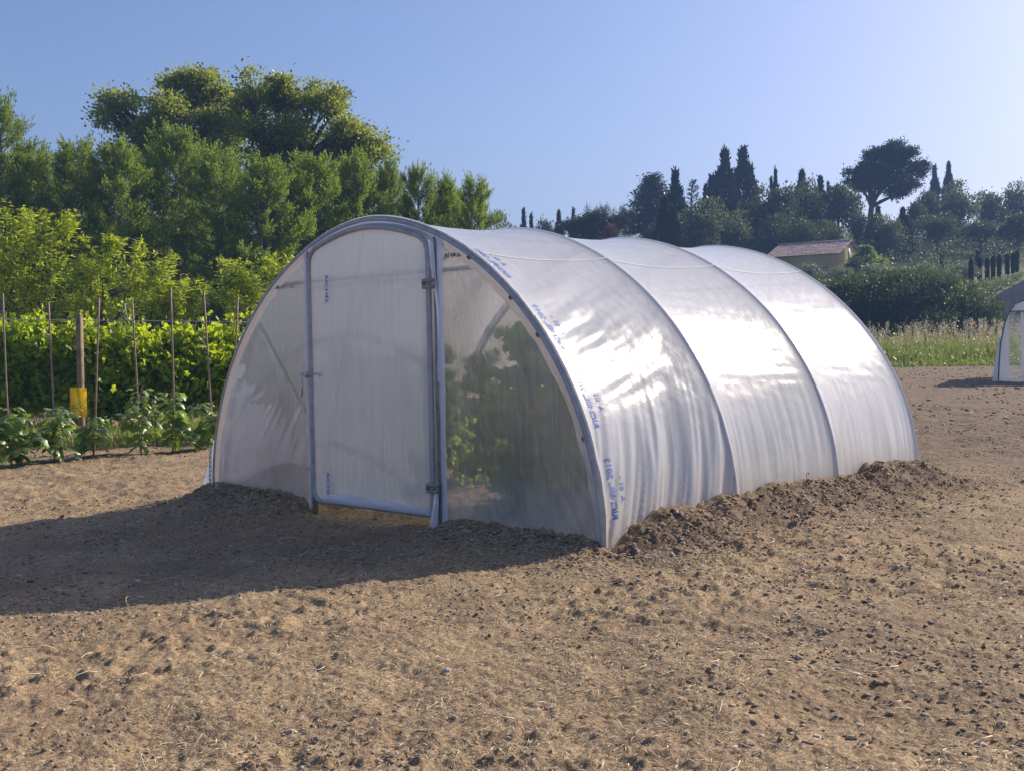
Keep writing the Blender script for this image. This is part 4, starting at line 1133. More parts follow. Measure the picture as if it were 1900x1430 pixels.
for a in [(945, 402, 118, 62, 'light', 'small round green tree at the end of the conifer hedge, over the first roof bay', 0), (1015, 405, 130, 50, 'oak', 'low mixed tree between the small cypresses over the first bay', 1),
          (1300, 372, 114, 110, 'light', 'rounded yellowish green tree right of the cedar', 0), (1355, 400, 118, 100, 'light', 'light green tree below the two tall cypresses', 1),
          (1395, 368, 126, 90, 'oak', 'dark oak at the foot of the tallest cypress', 1), (1450, 345, 124, 105, 'oak', 'big dark oak in the middle of the hillside wood', 2),
          (1500, 330, 128, 90, 'oak', 'dark oak with a high rounded top left of the umbrella pine', 0), (1558, 338, 130, 95, 'oak', 'dark oak under the left side of the umbrella pine', 1),
          (1440, 395, 120, 90, 'oak', 'oak at the wood edge behind the left end of the shed', 0), (1550, 412, 121, 62, 'light', 'pale green bush above the shed roof', 1), (1495, 408, 120, 85, 'oak', 'shaded oak right behind the shed roof ridge', 2),
          (1778, 346, 150, 92, 'light', 'large rounded tree right of the umbrella pine', 0), (1722, 352, 152, 55, 'oak', 'thin tree at the foot of the skyline cypresses', 1),
          (1838, 358, 155, 80, 'oak', 'dark tree in the wood at the far right', 2), (1885, 336, 158, 80, 'oak', 'taller dark tree at the right picture edge', 0), (1700, 372, 140, 50, 'oak', 'dark tree between the umbrella pine and the rounded tree', 1),
          (1820, 410, 135, 110, 'oak', 'low dark tree mass above the row of clipped cypresses', 1), (1740, 400, 132, 100, 'oak', 'shaded tree to the right of the umbrella pine trunk', 2), (1890, 395, 130, 90, 'oak', 'low dark tree at the right edge above the road', 2),
          (1650, 400, 126, 80, 'light', 'light bush between the two cypresses below the umbrella pine', 1), (1595, 395, 128, 60, 'oak', 'dark bush left of the umbrella pine trunk', 2), (1215, 400, 112, 60, 'ced', 'blue-green low tree under the cedar', 0)]:
    broad(a[0], a[1], a[2], a[3], a[4], a[5], a[6], grp=GB)
broad(1132, 417, 101, 60, 'red', 'reddish brown shrub in front of the low umbrella pine', 0, name='red_shrub', cat='shrub')
# distant thin pines
for k, px in enumerate((1092, 1108, 1124, 1142, 1160, 1176)):
    where = ('leftmost of', 'second from left in', 'third from left in', 'third from right in', 'second from right in', 'rightmost of')[k]
    broad(px, 380+(k*5) % 9, 205, 24, 'oak', where+' the distant pale pines on the skyline left of the cedar', k, grp='distant pines on the skyline')

def umbrella(pxt, base_py, top_trunk, D, blobs, lab, seed, ncl, trunk_r=.35, L=.26):
    rng = np.random.default_rng(seed); b = hill_pos(pxt, D); b[2] = min(b[2], at(pxt, base_py, D)[2]) 
    t = thing('umbrella_pine', lab, 'pine tree', b, group='umbrella pines on the hill'); bl = pxblobs(b, D, blobs, rng, 1.0, .4)
    lb = lumps(bl, rng, 5, .52, .6)
    g = Geo(); cl = crown_clusters(g, lb, rng, ncl, 30, .30, L*.8, L*.4, SLIV, .6, .5); g.build('crown', M_PINE, t)
    g = Geo(); top = at(top_trunk[0], top_trunk[1], D)-b
    trunk_and_limbs(g, top, [c+[0, 0, -r[2]*.3] for c, r in bl], trunk_r, rng, 7, twigs=3, cl=cl); g.build('trunk', M_BARKP, t, True)
umbrella(1606, 448, (1617, 385), 140, [(1606, 312, 28, 20), (1640, 290, 38, 18), (1682, 298, 30, 22), (1650, 318, 58, 20), (1702, 322, 16, 20), (1618, 342, 40, 20), (1685, 348, 36, 20), (1650, 340, 45, 16), (1590, 325, 20, 18), (1655, 275, 30, 8), (1630, 283, 20, 8)],
         'great umbrella pine with a domed crown and leaning bare trunk on the hill', 1701, 1500, .45, .34)
umbrella(1098, 450, (1098, 435), 110, [(1070, 422, 24, 20), (1100, 410, 34, 16), (1130, 420, 22, 18), (1100, 428, 45, 16)], 'low wide umbrella pine dome over the second roof bay', 1702, 600, .3, .26)
def cedar():
    rng = np.random.default_rng(1801); D = 124; b = hill_pos(1207, D); t = thing('cedar_tree', 'blue-green cedar with flat layered branches on the hill above the greenhouse roof', 'cedar', b)
    g = Geo(); w_ = Geo(); sc = D/FPX; top = at(1212, 326, D)-b
    V, q = tube(curve_pts((0, 0, -.3), top, rng, 8, .01), np.linspace(.4, .05, 8), 8); w_.add(V, q)
    for k in range(64):
        f = (k+.5)/64; pyy = 326+(1-f)*105; Lp = (7+ (1-f)*58)*rng.uniform(.6, 1.1); az = k*2.4
        s0 = at(1210, pyy, D)-b; e0 = s0+np.array([math.cos(az), math.sin(az), -.10+.3*f])*Lp*sc
        p = curve_pts(s0, e0, rng, 5, .06); V, q = tube(p, np.linspace(.09, .02, 5), 4, False); w_.add(V, q)
        m = int(Lp*5)+30; v = rng.uniform(.2, 1.05, m); C = np.stack([np.interp(v, np.linspace(0, 1, 5), p[:, i]) for i in range(3)], -1)
        C = C+rng.normal(size=(m, 3))*[.45, .45, .13]
        AX = unit(e0-s0)[None]+rdir(m, rng)*.7; AX[:, 2] -= .12
        l = rng.uniform(.2, .42, m); leaves(g, C, AX, l, l*.5, SLIV, rng, np.clip(rng.random()*.5+rng.random(m)*.5, 0, 1), 1.0)
    g.build('crown', M_CED, t); w_.build('trunk', M_BARK, t, True)
    # sparse araucaria-like tree
    D = 126; b = hill_pos(1285, D); t = thing('sparse_conifer', 'thin open conifer with bare upturned branches right of the stout cypress', 'conifer', b); g = Geo(); w_ = Geo(); top = at(1286, 333, D)-b
    V, q = tube(curve_pts((0, 0, -.3), top, rng, 6, .01), np.linspace(.2, .04, 6), 6); w_.add(V, q)
    for k in range(30):
        f = (k+.5)/30; s0 = at(1286, 337+(1-f)*60, D)-b; az = k*2.4; Lp = (5+(1-f)*13)*rng.uniform(.7, 1.1)
        e0 = s0+np.array([math.cos(az), math.sin(az), .45])*Lp*D/FPX; p = curve_pts(s0, e0, rng, 4, .05); V, q = tube(p, np.linspace(.05, .015, 4), 4, False); w_.add(V, q)
        m = 34; v = rng.uniform(.3, 1, m); C = np.stack([np.interp(v, np.linspace(0, 1, 4), p[:, i]) for i in range(3)], -1)+rng.normal(size=(m, 3))*.08
        l = rng.uniform(.12, .26, m); leaves(g, C, unit(e0-s0)[None]+rdir(m, rng)*.6, l, l*.4, SLIV, rng, rng.random(m))
    g.build('crown', M_CYP, t); w_.build('trunk', M_BARK, t, True)
cedar()
# undergrowth that covers the slope
def undergrowth():
    rng = np.random.default_rng(1900); g = Geo(); n = 2600
    px = rng.uniform(900, 2050, n); Dd = 88+110*rng.random(n)**.8
    P = np.array([at(a, 700, d) for a, d in zip(px, Dd)]); P[:, 2] = ground_z(P[:, 0], P[:, 1], False)
    keep = ~((px > 1380) & (px < 1660) & (Dd < 121) ) & ~((px > 1780) & (Dd < 122)); P = P[keep]; n = len(P)
    per = 34; own = np.repeat(np.arange(n), per); hh = rng.uniform(.8, 2.6, n)
    C = P[own]+np.abs(rng.normal(size=(n*per, 3)))*[0, 0, 1]*hh[own][:, None]*.5+rng.normal(size=(n*per, 3))*[1.1, 1.1, .1]
    l = rng.uniform(.16, .36, n*per); leaves(g, C, rdir(n*per, rng), l, l*.6, OVAL, rng, np.clip(np.repeat(rng.random(n), per)*.7+.3*rng.random(n*per), 0, 1))
    tag(g.build('undergrowth', M_HILL), 'dark mixed scrub covering the wooded hillside', kind='stuff')
undergrowth()

# ------------------------------------------------------------------ shed on the slope
def shed():
    D = 108.0; a = at(1432, 497, D+1.5); b = at(1553, 500, D); c = at(1603, 497, D+5.2)
    zb = min(float(ground_z(b[0], b[1], False)), b[2])-.3
    ray = (b-CAMP)[:2]; ray /= np.linalg.norm(ray); pr = np.array([ray[1], -ray[0]]); ph = math.radians(20)
    ux = pr*math.cos(ph)-ray*math.sin(ph); Lx = 6.9; Wd = 6.6
    uy = np.array([-ux[1], ux[0]])
    org = np.array([b[0]-ux[0]*Lx, b[1]-ux[1]*Lx, zb])
    t = thing('garden_shed', 'long ochre rendered shed with a pinkish tiled roof at the foot of the wooded hill', 'shed', org, math.atan2(ux[1], ux[0]))
    flip = 1
    ze = at(1553, 469, D)[2]-zb; zr = at(1582, 447, D+2.5)[2]-zb
    MW = pmat('ochre_render', (.62, .46, .20), (.52, .38, .16), .9, 0, .6, .2, .01); MT = pmat('clay_tile', (.60, .43, .36), (.36, .26, .23), .85, 0, 1.3, .4, .01)
    g = Geo(); Wf = Wd*flip
    V = np.array([[0, 0, 0], [Lx, 0, 0], [Lx, Wf, 0], [0, Wf, 0], [0, 0, ze], [Lx, 0, ze], [Lx, Wf, ze], [0, Wf, ze], [0, Wf/2, zr-.08], [Lx, Wf/2, zr-.08]])
    g.add(V, [[[0, 1, 5, 4], [2, 3, 7, 6]], [[1, 2, 6, 9, 5], [3, 0, 4, 8, 7]]]); g.build('wall', MW, t)
    # roof: rows of barrel tiles on two slopes
    g = Geo(); nrow = 9
    for sgn in (0, 1):
        ye, yr = (-.35*flip, Wf/2) if sgn == 0 else (Wf+.35*flip, Wf/2)
        dz = (zr-ze); ze2 = ze-.35*dz/(Wd/2)
        cols = int((Lx+.6)/.21); rng = np.random.default_rng(3)
        xs = np.linspace(-.3, Lx+.3, cols*4+1); wave = .055*np.abs(np.sin(np.arange(len(xs))*PI/4))
        for r in range(nrow):
            t0, t1 = r/nrow, (r+1)/nrow+.02
            row = []
            for tt_, lift in ((t0, .05), (t1, .015)):
                y = ye+(yr-ye)*tt_; z = ze2+(zr-ze2)*tt_+lift
                jit = .012*rng.normal(size=len(xs))
                row.append(np.stack([xs, np.full_like(xs, y), z+wave+jit], -1))
            g.add(np.concatenate(row), [grid_polys(2, len(xs))])
    tag(g.build('roof', MT, t), kind=None)
    V, q = tube([(-.3, Wf/2, zr+.05), (Lx+.3, Wf/2, zr+.05)], .11, 8); g = Geo(); g.add(V, q); g.build('ridge_cap', MT, t)
    # gable opening with a pale panel, and a ledge at the eaves wall
    g = Geo(); V, q = box(Lx+.02, Wf*.5, ze+.15, .05, .55, .95, .01); g.add(V, q); g.build('gable_panel', pmat('grey_panel', (.45, .50, .52), (.38, .42, .44), .6), t)
    g = Geo(); V, q = box(Lx-1.1, -.12*flip, .55*ze, 1.7, .25, .10, .01); g.add(V, q); g.build('ledge', pmat('pale_stone', (.55, .50, .45), (.45, .40, .36), .8), t)
    return b
shed()
# bushes by the shed, olives, bramble hedge
cypress(1609, 458, 104, 44, 'bright yellow-green upright shrub at the gable end of the shed', 1, None, 'shrub', 505, 'bright_shrub').children[0].data = None or CYPV[1][0]
t = [o for o in COL.objects if o.name.startswith('bright_shrub')][0]
YG = cyp_mesh(1004, 420, 1.1, M_BAMB)[0]
for o in t.children:
    if o.name.startswith('crown'): o.data = YG
broad(1583, 478, 102, 42, 'bram', 'small dark green bush under the shed gable', 0, 505, 'shrub', None, 'low_bush')
for k, (px, top, D, wd, lab) in enumerate([(1500, 489, 92, 70, 'olive bush in front of the left end of the shed'), (1560, 492, 93, 60, 'olive bush below the shed wall ledge'), (1625, 490, 92, 66, 'olive bush right of the bright yellow-green shrub'),
        (1680, 492, 90, 70, 'olive bush midway between shed and clipped cypresses'), (1725, 488, 88, 60, 'silvery olive bush left of the lone clipped cypress'), (1790, 482, 92, 62, 'silvery olive bush behind the first clipped cypress of the row'),
        (1440, 485, 95, 70, 'olive bush seen just above the last greenhouse hoop'), (1760, 496, 86, 55, 'low olive bush below the lone clipped cypress')]):
    broad(px, top, D, wd, 'olive', lab, k, 520, 'olive tree', 'olive bushes on the slope', 'olive_tree')
def bramble():
    rng = np.random.default_rng(2001)
    D = 70; b = base_at(1680, D); t = thing('bramble_hedge', 'long dark mound of brambles between the weeds and the olive bushes', 'hedge', b)
    bl = pxblobs(b, D, [(1540, 560, 75, 48), (1600, 555, 70, 52), (1660, 552, 70, 52), (1715, 550, 65, 50), (1765, 560, 55, 50), (1815, 580, 45, 42), (1845, 595, 32, 34), (1480, 560, 70, 45), (1420, 560, 70, 45), (1700, 600, 120, 40), (1560, 600, 120, 40)], rng, .9, .2)
    g = Geo(); crown_clusters(g, bl, rng, 2200, 24, .26, .16, .11, OVAL, .3, .7); g.build('foliage', M_BRAM, t)
    g = Geo()
    for k in range(24):
        x = rng.uniform(-10, 7); s0 = orient(np.array([x, rng.normal(), 0])); V, q = tube(curve_pts(s0, s0+[rng.normal(), rng.normal(), 2.6], rng, 6, .2), np.linspace(.03, .01, 6), 4); g.add(V, q)
    tag(g.build('stem', M_BARK, t, True), kind='stuff')
bramble()
# clipped cypresses along the drive
nm_ = ['lone small clipped cypress standing apart left of the drive', 'first of the clipped cypresses in the row by the drive, counted from the left', 'second clipped cypress from the left in the row by the drive', 'third clipped cypress from the left in the row by the drive',
       'fourth clipped cypress, in the middle of the row by the drive', 'fourth clipped cypress from the right end of the row', 'third clipped cypress from the right end of the row', 'second last clipped cypress, nearly touching the last one', 'last and furthest clipped cypress of the row', 'clipped cypress standing behind the first ones of the row']
for k, (px, top, bot, D, wd) in enumerate([(1748, 467, 494, 112, 9), (1802, 484, 520, 90, 10), (1818, 481, 521, 92, 10), (1832, 480, 520, 94, 10), (1843, 478, 519, 96, 10), (1854, 476, 518, 98, 10), (1869, 474, 516, 101, 10), (1880, 472, 514, 104, 10), (1887, 468, 511, 107, 9), (1814, 467, 488, 114, 9)]):
    b = base_at(px, D); H = at(px, top, D)[2]-b[2]
    g = Geo(); rng = np.random.default_rng(2100+k); n = 1500; a = rng.uniform(0, 2*PI, n); h = rng.random(n); R = wd*D/FPX/2*.72
    r = R*np.clip(np.minimum(h*12, (1-h)*9), 0, 1)**.5*rng.uniform(.8, 1.0, n)
    C = np.stack([np.cos(a)*r, np.sin(a)*r, .15+h*(H-.15)], -1); AX = rdir(n, rng)*.5+[0, 0, 1]; leaves(g, C, AX, .14, .06, SLIV, rng, rng.random(n)*.8)
    t = thing('clipped_cypress', nm_[k], 'clipped cypress', b, 0, 'clipped cypresses beside the drive'); g.build('crown', M_CYP, t)
    V, q = tube([(0, 0, -.2), (0, 0, H*.5), (0, 0, H*.92)], [.05, .04, .01], 6); g = Geo(); g.add(V, q); g.build('trunk', M_BARK, t)
# road up the slope
def road():
    m = pmat('asphalt', (.060, .066, .090), (.045, .050, .070), 1.0, 0, 3, .2, .005, .0, space='pos')
    L = [(1850, 575, 76), (1836, 553, 84.5), (1848, 546, 87), (1870, 538, 91), (1895, 528, 97), (1945, 515, 112)]
    Rr = [(1905, 640, 64), (1925, 590, 72), (1950, 560, 82), (1975, 545, 92), (2010, 530, 108), (2080, 512, 128)]
    L = [(1868, 640, 66)]+L; n = 60
    def cv(pts):
        P = np.array([at(a, b, d) for a, b, d in pts]); t = np.linspace(0, len(P)-1, n); return np.stack([np.interp(t, range(len(P)), P[:, i]) for i in range(2)], -1)
    A = cv(L); Bq = cv(Rr[:1]+Rr[1:]+[Rr[-1]][:0]) if len(Rr) == len(L) else cv(Rr)
    V = []; k = 14
    for i in range(n):
        for j in range(k): p = A[i]*(1-j/(k-1))+Bq[i]*j/(k-1); V.append([p[0], p[1], float(ground_z(p[0], p[1], False))+.03])
    g = Geo(); g.add(np.array(V), [grid_polys(n, k)]); tag(g.build('road', m, None, True), kind='structure')
road()
def roses():
    rng = np.random.default_rng(2201); b = base_at(1850, 88); t = thing('rose_hedge', 'low light green rose hedge with pale blooms along the edge of the drive', 'hedge', b); g = Geo(); bl = []
    for px, py, D in ((1805, 536, 84), (1822, 533, 86), (1838, 531, 88), (1852, 529, 91), (1866, 526, 94), (1880, 522, 98), (1892, 517, 103)):
        c = at(px, py, D)-b; bl.append((c, np.array([.75, .7, .55])))
    crown_clusters(g, bl, rng, 330, 18, .14, .11, .08, OVAL, .2, .5); g.build('foliage', M_ROSE, t)
    g = Geo(); n = 160; i = rng.integers(0, len(bl), n); C = np.array([bl[k][0] for k in i])+rdir(n, rng)*.6; leaves(g, C, rdir(n, rng), .12, .11, OVAL, rng, rng.random(n)); tag(g.build('bloom', pmat('pale_petal', (.7, .66, .62), (.62, .5, .5), .6, 0, 5, 0), t), kind='stuff')
roses()

# ------------------------------------------------------------------ weeds at the field edge
def weeds():
    rng = np.random.default_rng(2301); g = Geo(); n = 15000
    px = rng.uniform(1150, 2150, n); Dd = rng.uniform(53.2, 65, n)
    P = np.array([at(a, 700, d) for a, d in zip(px, Dd)]); P[:, 2] = ground_z(P[:, 0], P[:, 1], False)-.02
    hh = (.25+1.0*sstep(53, 58, Dd)*fbm(P[:, 0]*.5, P[:, 1]*.5, 3, 31)*1.6)*rng.uniform(.5, 1.1, n)
    AX = rdir(n, rng)*.30+[0, 0, 1]
    leaves(g, P, AX, hh, .05, SLIV, rng, rng.random(n)*.7)
    m = 16000; i = rng.integers(0, n, m); C = P[i]+AX[i]*(hh[i]*rng.uniform(.2, 1, m))[:, None]; C += rng.normal(size=(m, 3))*.10
    l = rng.uniform(.07, .18, m); leaves(g, C, rdir(m, rng), l, l*.6, OVAL, rng, np.clip(fbm(C[:, 0]*.7, C[:, 1]*.7, 2, 33)*.9+rng.random(m)*.4, 0, 1))
    tag(g.build('tall_weeds', M_WEED), 'tall green weeds at the far edge of the field', kind='stuff')
    g = Geo(); n = 620; px = rng.uniform(1560, 2100, n); Dd = rng.uniform(55.5, 64, n); P = np.array([at(a, 700, d) for a, d in zip(px, Dd)]); P[:, 2] = ground_z(P[:, 0], P[:, 1], False)
    cl = fbm(P[:, 0]*.6, P[:, 1]*.6, 2, 37); keep = cl > .42; P = P[keep]; n = len(P)
    hh = rng.uniform(1.3, 2.15, n); AX = unit(rdir(n, rng)*.22+[.06, 0, 1])
    leaves(g, P, AX, hh, .016, SLIV, rng, rng.random(n))
    per = 26; own = np.repeat(np.arange(n), per); v = rng.uniform(.72, 1.02, n*per); C = P[own]+AX[own]*(hh[own]*v)[:, None]+rng.normal(size=(n*per, 3))*[.045, .045, .02]
    l = rng.uniform(.04, .10, n*per); leaves(g, C, rdir(n*per, rng)*.6+[0, 0, 1], l, l*.45, SLIV, rng, rng.random(n*per))
    tag(g.build('dry_grass', M_DRY), 'pale seed heads of tall dry grass above the weeds', kind='stuff')
weeds()

# ------------------------------------------------------------------ small second tunnel at the right edge
M_WHITE = filmmat('white_film', .06, .03, .80, .75, .02, rrough=.4, grough=.35, tint=(.95, .96, .98), dirt=.3, bump=.1)
def small_tunnel():
    D = 34.0; b = at(1852, 703, D); b[2] = float(ground_z(b[0], b[1], False)); rz = math.atan2(RH[1], RH[0])-.43
    t = thing('small_polytunnel', 'small white plastic greenhouse with a clear window, cut off by the right picture edge', 'greenhouse', b, rz)
    Wd, Hs, Ht, Ln = 3.6, 2.02, 2.40, 5.0
    s = np.linspace(0, 1, 60)
    # profile: leaning side, rounded shoulder, almost flat roof
    ctrl = np.array([[0, -.1], [.03, .6], [.07, 1.15], [.18, 1.72], [.30, 2.05], [.46, 2.28], [.68, 2.38], [1.2, 2.42], [1.8, 2.45]])
    ctrl = np.concatenate([ctrl, np.stack([Wd-ctrl[::-1][1:, 0], ctrl[::-1][1:, 1]], -1)]); tt = np.linspace(0, len(ctrl)-1, 90)
    prof = np.stack([np.interp(tt, range(len(ctrl)), ctrl[:, i]) for i in range(2)], -1)
    MG = pmat('green_pipe', (.05, .15, .16), (.04, .10, .12), .5, .2, 10, 0)
    Y = np.linspace(0, Ln, 60); V = np.zeros((90, 60, 3))
    fold = .02*(fbm(np.arange(90)[:, None]*.15+0*Y[None], Y[None]*4+0*np.arange(90)[:, None], 3, 3)-.5)-.04*np.abs(np.sin(Y*PI/1.25))[None]
    V[..., 0] = prof[:, 0:1]-np.sign(Wd/2-prof[:, 0:1])*-fold*0+fold*0; V[..., 1] = Y[None]; V[..., 2] = prof[:, 1:2]+fold*(prof[:, 1:2] > 1.5)
    g = Geo(); g.add(V.reshape(-1, 3), [grid_polys(90, 60)]); g.build('cover_film', M_WHITE, t, True)
    for y in (0, 1.25, 2.5, 3.75, 5.0):
        P = np.stack([prof[:, 0], np.full(90, y-.012), prof[:, 1]-.02], -1); tube_ob('hoop', P, .02, MG, t, 8)
    tube_ob('tie_bar', [(.30, -.02, 2.06), (Wd/2, -.02, 2.06), (Wd-.30, -.02, 2.06)], .016, MG, t, 8)
    def panel(name, x0, x1, z0, z1, mat, y=-.03, amp=.03, sd=1):
        X = np.linspace(x0, x1, 26); Z = np.linspace(z0, z1, 30); XX, ZZ = np.meshgrid(X, Z, indexing='ij')
        lim = np.interp(ZZ, prof[:45, 1], prof[:45, 0])+.02; XX = np.maximum(XX, lim)
        YY = y+amp*(fbm(XX*9+sd, ZZ*1.2, 3, sd)-.5); g = Geo(); g.add(np.stack([XX, YY, ZZ], -1).reshape(-1, 3), [grid_polys(26, 30)]); g.build(name, mat, t, True)
    panel('front_film', 0, .30, -.1, 2.04, M_WHITE, sd=2); panel('window', .30, .62, .1, 1.96, M_CLEAR, -.02, .01, 5)
    panel('front_film', .62, 1.15, -.1, 2.04, M_WHITE, sd=7); panel('window', 1.15, 2.4, .1, 1.96, M_CLEAR, -.02, .01, 11); panel('front_film', 2.4, 3.3, -.1, 2.04, M_WHITE, sd=9)
    panel('front_film', .30, .62, -.1, .1, M_WHITE, sd=12); panel('front_film', .2, 3.4, 2.07, 2.30, M_WHITE, sd=14)
    tube_ob('door_post', [(.86, -.06, -.1), (.80, -.06, 1.2), (.70, -.06, 2.05)], .014, MG, t, 6)
    # soil skirt and film hem at the foot
    g = Geo(); n = 20; zz = np.linspace(.0, 1.3, n); V = np.stack([np.stack([np.interp(zz, prof[:45, 1], prof[:45, 0]), 0*zz-.03, zz], -1), np.stack([-.16*(1-zz/1.3), 0*zz+.05, zz], -1)])
    g.add(V.reshape(-1, 3), [grid_polys(2, n)]); g.build('film_skirt', M_WHITE, t, True)
small_tunnel()

# ------------------------------------------------------------------ stones, clods, straw
def stone_mesh(seed, name='stone', mat=None):
    rng = np.random.default_rng(seed)
    g0 = ball(1.0, 7, 4, .8); V = np.concatenate(g0.V); 
    for k in range(9):
        n = rdir(1, rng)[0]; c = rng.uniform(.38, .7); d = V@n; V = V-np.outer(np.maximum(d-c, 0), n)
    V *= rng.uniform(.75, 1.15, 3)*[1.15, .9, .6]; V += rng.normal(size=V.shape)*.03
    P = [np.concatenate(v) for v in g0.P.values()]
    return mesh_np(name, V, P, mat, False, {'rnd': np.full(len(V), rng.random())}), V, P
M_STONE = pmat('pale_stone_chip', (.62, .53, .42), (.44, .36, .27), .9, 0, 1.1, .5, .02)
M_STONE2 = pmat('grey_stone', (.52, .46, .40), (.36, .31, .26), .9, 0, 1.1, .5, .02)
def chipmat():
    m = newmat('earth_chip'); b = NB(m); p = b.node('ShaderNodeBsdfPrincipled'); p.inputs['Roughness'].default_value = .95; p.inputs['Specular IOR Level'].default_value = .2
    c = b.ramp(b.attr(), [(0., (.20, .14, .09)), (.35, (.36, .25, .15)), (.7, (.44, .33, .22)), (.9, (.58, .49, .38)), (1., (.66, .60, .52))])
    b.l(b.mixc(b.math('MULTIPLY', b.noise(60, 3, .6, b.pos()), .6), c, (.26, .18, .12)), p.inputs['Base Color'])
    b.l(b.bump(b.noise(140, 3, .6, b.pos()), .6, .01), p.inputs['Normal']); b.out(p.outputs[0]); return m
M_CHIP = chipmat()
M_CLOD = pmat('soil_clod', (.32, .23, .15), (.20, .14, .09), 1.0, 0, 1.4, .8, .05)
STM = [stone_mesh(3000+k, 'stone', (M_STONE, M_STONE2, M_CLOD, M_STONE)[k % 4])[0] for k in range(12)]
def scatter_xy(n, rng, dmin=3.3, dmax=16, p=2.0, half=.62):
    """more near the viewer, evenly spread over the ground in view"""
    D = (dmin**p+(dmax**p-dmin**p)*rng.random(n))**(1/p); s = rng.uniform(-half, half, n)
    return np.stack([CAMP[0]+D*(FH[0]+RH[0]*s), CAMP[1]+D*(FH[1]+RH[1]*s)], -1)
def outside(P, m=.06):
    ins = (np.abs(P[:, 0]) < A_+m) & (P[:, 1] > -m) & (P[:, 1] < 3*S_+m)
    return ~ins | ((np.abs(P[:, 0]) < .72) & (P[:, 1] < 1.6)) | ((np.abs(P[:, 0]) < 1.9) & (P[:, 1] > .12) & (P[:, 1] < 2.2))
rng = np.random.default_rng(3100)
P = scatter_xy(420, rng, 3.4, 10.5, 1.6, .5)
bk = np.stack([A_+.12+np.abs(rng.normal(size=60))*.25, rng.uniform(-.1, 4.6, 60)], -1); fr = np.stack([rng.uniform(.85, 2.2, 45), -np.abs(rng.normal(size=45))*.2-.06], -1); fl = np.stack([rng.uniform(-2.3, -.9, 30), -np.abs(rng.normal(size=30))*.2-.06], -1)
P = np.concatenate([fr, fl, bk, P]); P = P[outside(P)][:298]
Z = ground_z(P[:, 0], P[:, 1])
for i, (p, z) in enumerate(zip(P, Z)):
    o = ob('stone', STM[rng.integers(12)], ground, (p[0], p[1], z+.002)); Dp = np.linalg.norm(p-CAMP[:2])
    s = rng.uniform(.009, .018)*(1 if rng.random() < .9 else 1.6)*(1+.06*(Dp-4)); o.scale = (s, s, s)
    o.rotation_euler = (rng.normal()*.4, rng.normal()*.4, rng.uniform(0, 6.3))
def chip(seed):
    r = np.random.default_rng(seed); V, q = box(0, 0, 0, 2, 1.4, .6); V = V*(1+.32*r.uniform(-1, 1, V.shape)); V[4:] *= [.7, .7, 1]
    return V, [np.array(q[0])]
SV = [chip(3200+k) for k in range(6)]
def gravel(name, P, smin, smax, mat, seed, pw=2.2, sink=.3):
    rng = np.random.default_rng(seed); P = P[outside(P)]; Z = ground_z(P[:, 0], P[:, 1]); g = Geo(); n = len(P)
    which = rng.integers(0, 6, n); S = smin+(smax-smin)*rng.random(n)**pw
    for k in range(6):
        i = np.where(which == k)[0]; V0, Pl = SV[k]; m = len(i)
        a = rng.uniform(0, 2*PI, m); ca, sa = np.cos(a), np.sin(a); tl = rng.normal(size=m)*.5
        X = V0[None, :, 0]; Yv = V0[None, :, 1]*np.cos(tl)[:, None]-V0[None, :, 2]*np.sin(tl)[:, None]; Zv = V0[None, :, 1]*np.sin(tl)[:, None]+V0[None, :, 2]*np.cos(tl)[:, None]
        W = np.stack([X*ca[:, None]-Yv*sa[:, None], X*sa[:, None]+Yv*ca[:, None], Zv], -1)*S[i][:, None, None]+np.stack([P[i, 0], P[i, 1], Z[i]+S[i]*sink], -1)[:, None]
        off = (np.arange(m)*len(V0))[:, None, None]; g.add(W.reshape(-1, 3), [(q[None]+off).reshape(-1, q.shape[1]) for q in Pl], np.repeat(rng.random(m), len(V0)))
    return tag(g.build(name, mat), kind='stuff')
rng = np.random.default_rng(3300)
def vary(P, f, th, seed): return P[fbm(P[:, 0]*f, P[:, 1]*f, 3, seed) > th]
bankr = np.stack([A_+.04+np.abs(rng.normal(size=7000))*.34, rng.uniform(-.25, 4.8, 7000)], -1)
bankf = np.concatenate([np.stack([rng.uniform(.8, 2.4, 3000), -np.abs(rng.normal(size=3000))*.22-.04], -1), np.stack([rng.uniform(-2.5, -.8, 2400), -np.abs(rng.normal(size=2400))*.22-.04], -1)])
gravel('soil_clods', np.concatenate([vary(scatter_xy(80000, rng, 3.0, 18, 1.5), .8, .54, 5), bankr, bankf]), .002, .017, M_CHIP, 1, 3.4, .05)
gravel('gravel', np.concatenate([vary(scatter_xy(60000, rng, 2.9, 20, 1.3), 1.3, .46, 3), bankf[::6], bankr[::14]]), .002, .011, M_CHIP, 2, 2.4)
gravel('field_clods', vary(scatter_xy(16000, rng, 16, 52, 1.6, .6), .35, .40, 15), .010, .055, M_CHIP, 3, 2.6, .05)
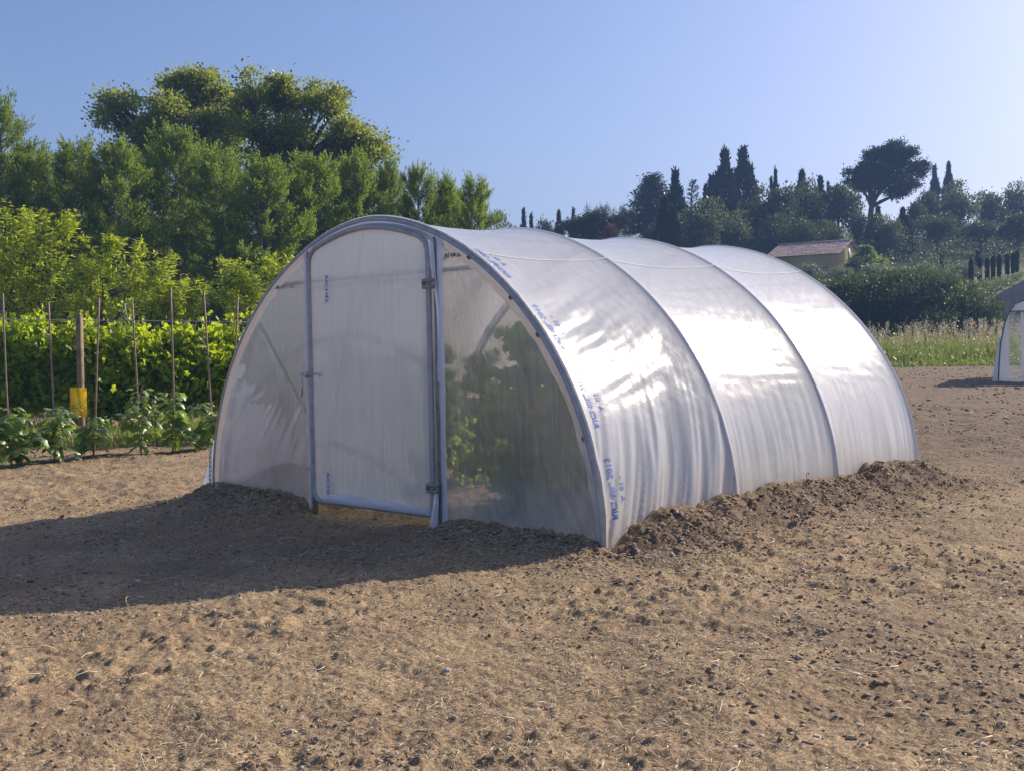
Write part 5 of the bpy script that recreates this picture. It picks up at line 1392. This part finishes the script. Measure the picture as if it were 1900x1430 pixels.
def straw():
    rng = np.random.default_rng(3400); g = Geo()
    P = vary(scatter_xy(190000, rng, 3.0, 16, 1.25), 1.0, .47, 77)
    tuft = scatter_xy(150, rng, 3.4, 11, 1.5, .5); own = rng.integers(0, 150, 9000); P = np.concatenate([P, tuft[own]+rng.normal(size=(9000, 2))*.06])
    P = P[outside(P)]; n = len(P); Z = ground_z(P[:, 0], P[:, 1]); a = rng.uniform(0, 2*PI, n)
    up = np.abs(rng.normal(size=n))*.22; AX = np.stack([np.cos(a), np.sin(a), up], -1); l = .010+.060*rng.random(n)**2.6
    leaves(g, np.stack([P[:, 0], P[:, 1], Z+.004], -1), AX, l, .0024+.0036*rng.random(n), SLIV, rng, rng.random(n), 2.0)
    tag(g.build('straw', M_STRAW), kind='stuff')
    # a few long bent stalks
    g = Geo(); P = scatter_xy(190, rng, 3.4, 8.5, 1.6, .5); P = P[outside(P)]
    for p in P:
        a = rng.uniform(0, 2*PI); L = rng.uniform(.07, .2); t = np.linspace(0, 1, 5); bend = rng.normal()*.5
        x = p[0]+np.cos(a+bend*t)*L*t; y = p[1]+np.sin(a+bend*t)*L*t; z = ground_z(x, y)+.006+.04*rng.random()*np.sin(t*PI)*rng.integers(0, 2)
        V, q = tube(np.stack([x, y, z+.003], -1), .0021, 4); g.add(V, q, rng.random())
    tag(g.build('stalks', M_STRAW), kind='stuff')
M_STRAW = leafmat('straw', (.52, .40, .24), (.82, .70, .48), .2, .1, (.6, .48, .28))
straw()
# tiny dry seedling at the foot of the cover
b = np.array([A_+.10, 2.30, 0]); 
sg = Geo(); V, q = tube([(0, 0, -.02), (.004, .003, .05), (0, .006, .10), (.004, .030, .105), (.002, .032, .085)], .0028, 5); sg.add(V, q); V, q = tube([(.002, .003, .045), (.004, .018, .055), (.004, .018, .035)], .003, 5); sg.add(V, q)
tag(sg.build('dry_seedling', M_BARK, None, False, (b[0], b[1], float(ground_z(b[0], b[1])))), 'tiny dark dry seedling against the foot of the greenhouse cover', 'seedling')

# ------------------------------------------------------------------ air
hz = bpy.data.materials.new('haze'); hz.use_nodes = True; hz.node_tree.nodes.clear(); b_ = NB(hz)
pv = b_.node('ShaderNodeVolumePrincipled'); pv.inputs['Color'].default_value = (.34, .56, 1.0, 1); pv.inputs['Density'].default_value = .0011; pv.inputs['Anisotropy'].default_value = .0
o_ = b_.node('ShaderNodeOutputMaterial'); b_.l(pv.outputs[0], o_.inputs['Volume'])
bx = Geo(); V, q = box(-60, 70, 24.5, 560, 520, 53, 0); bx.add(V, q); hb = bx.build('haze', hz); hb['kind'] = 'stuff'
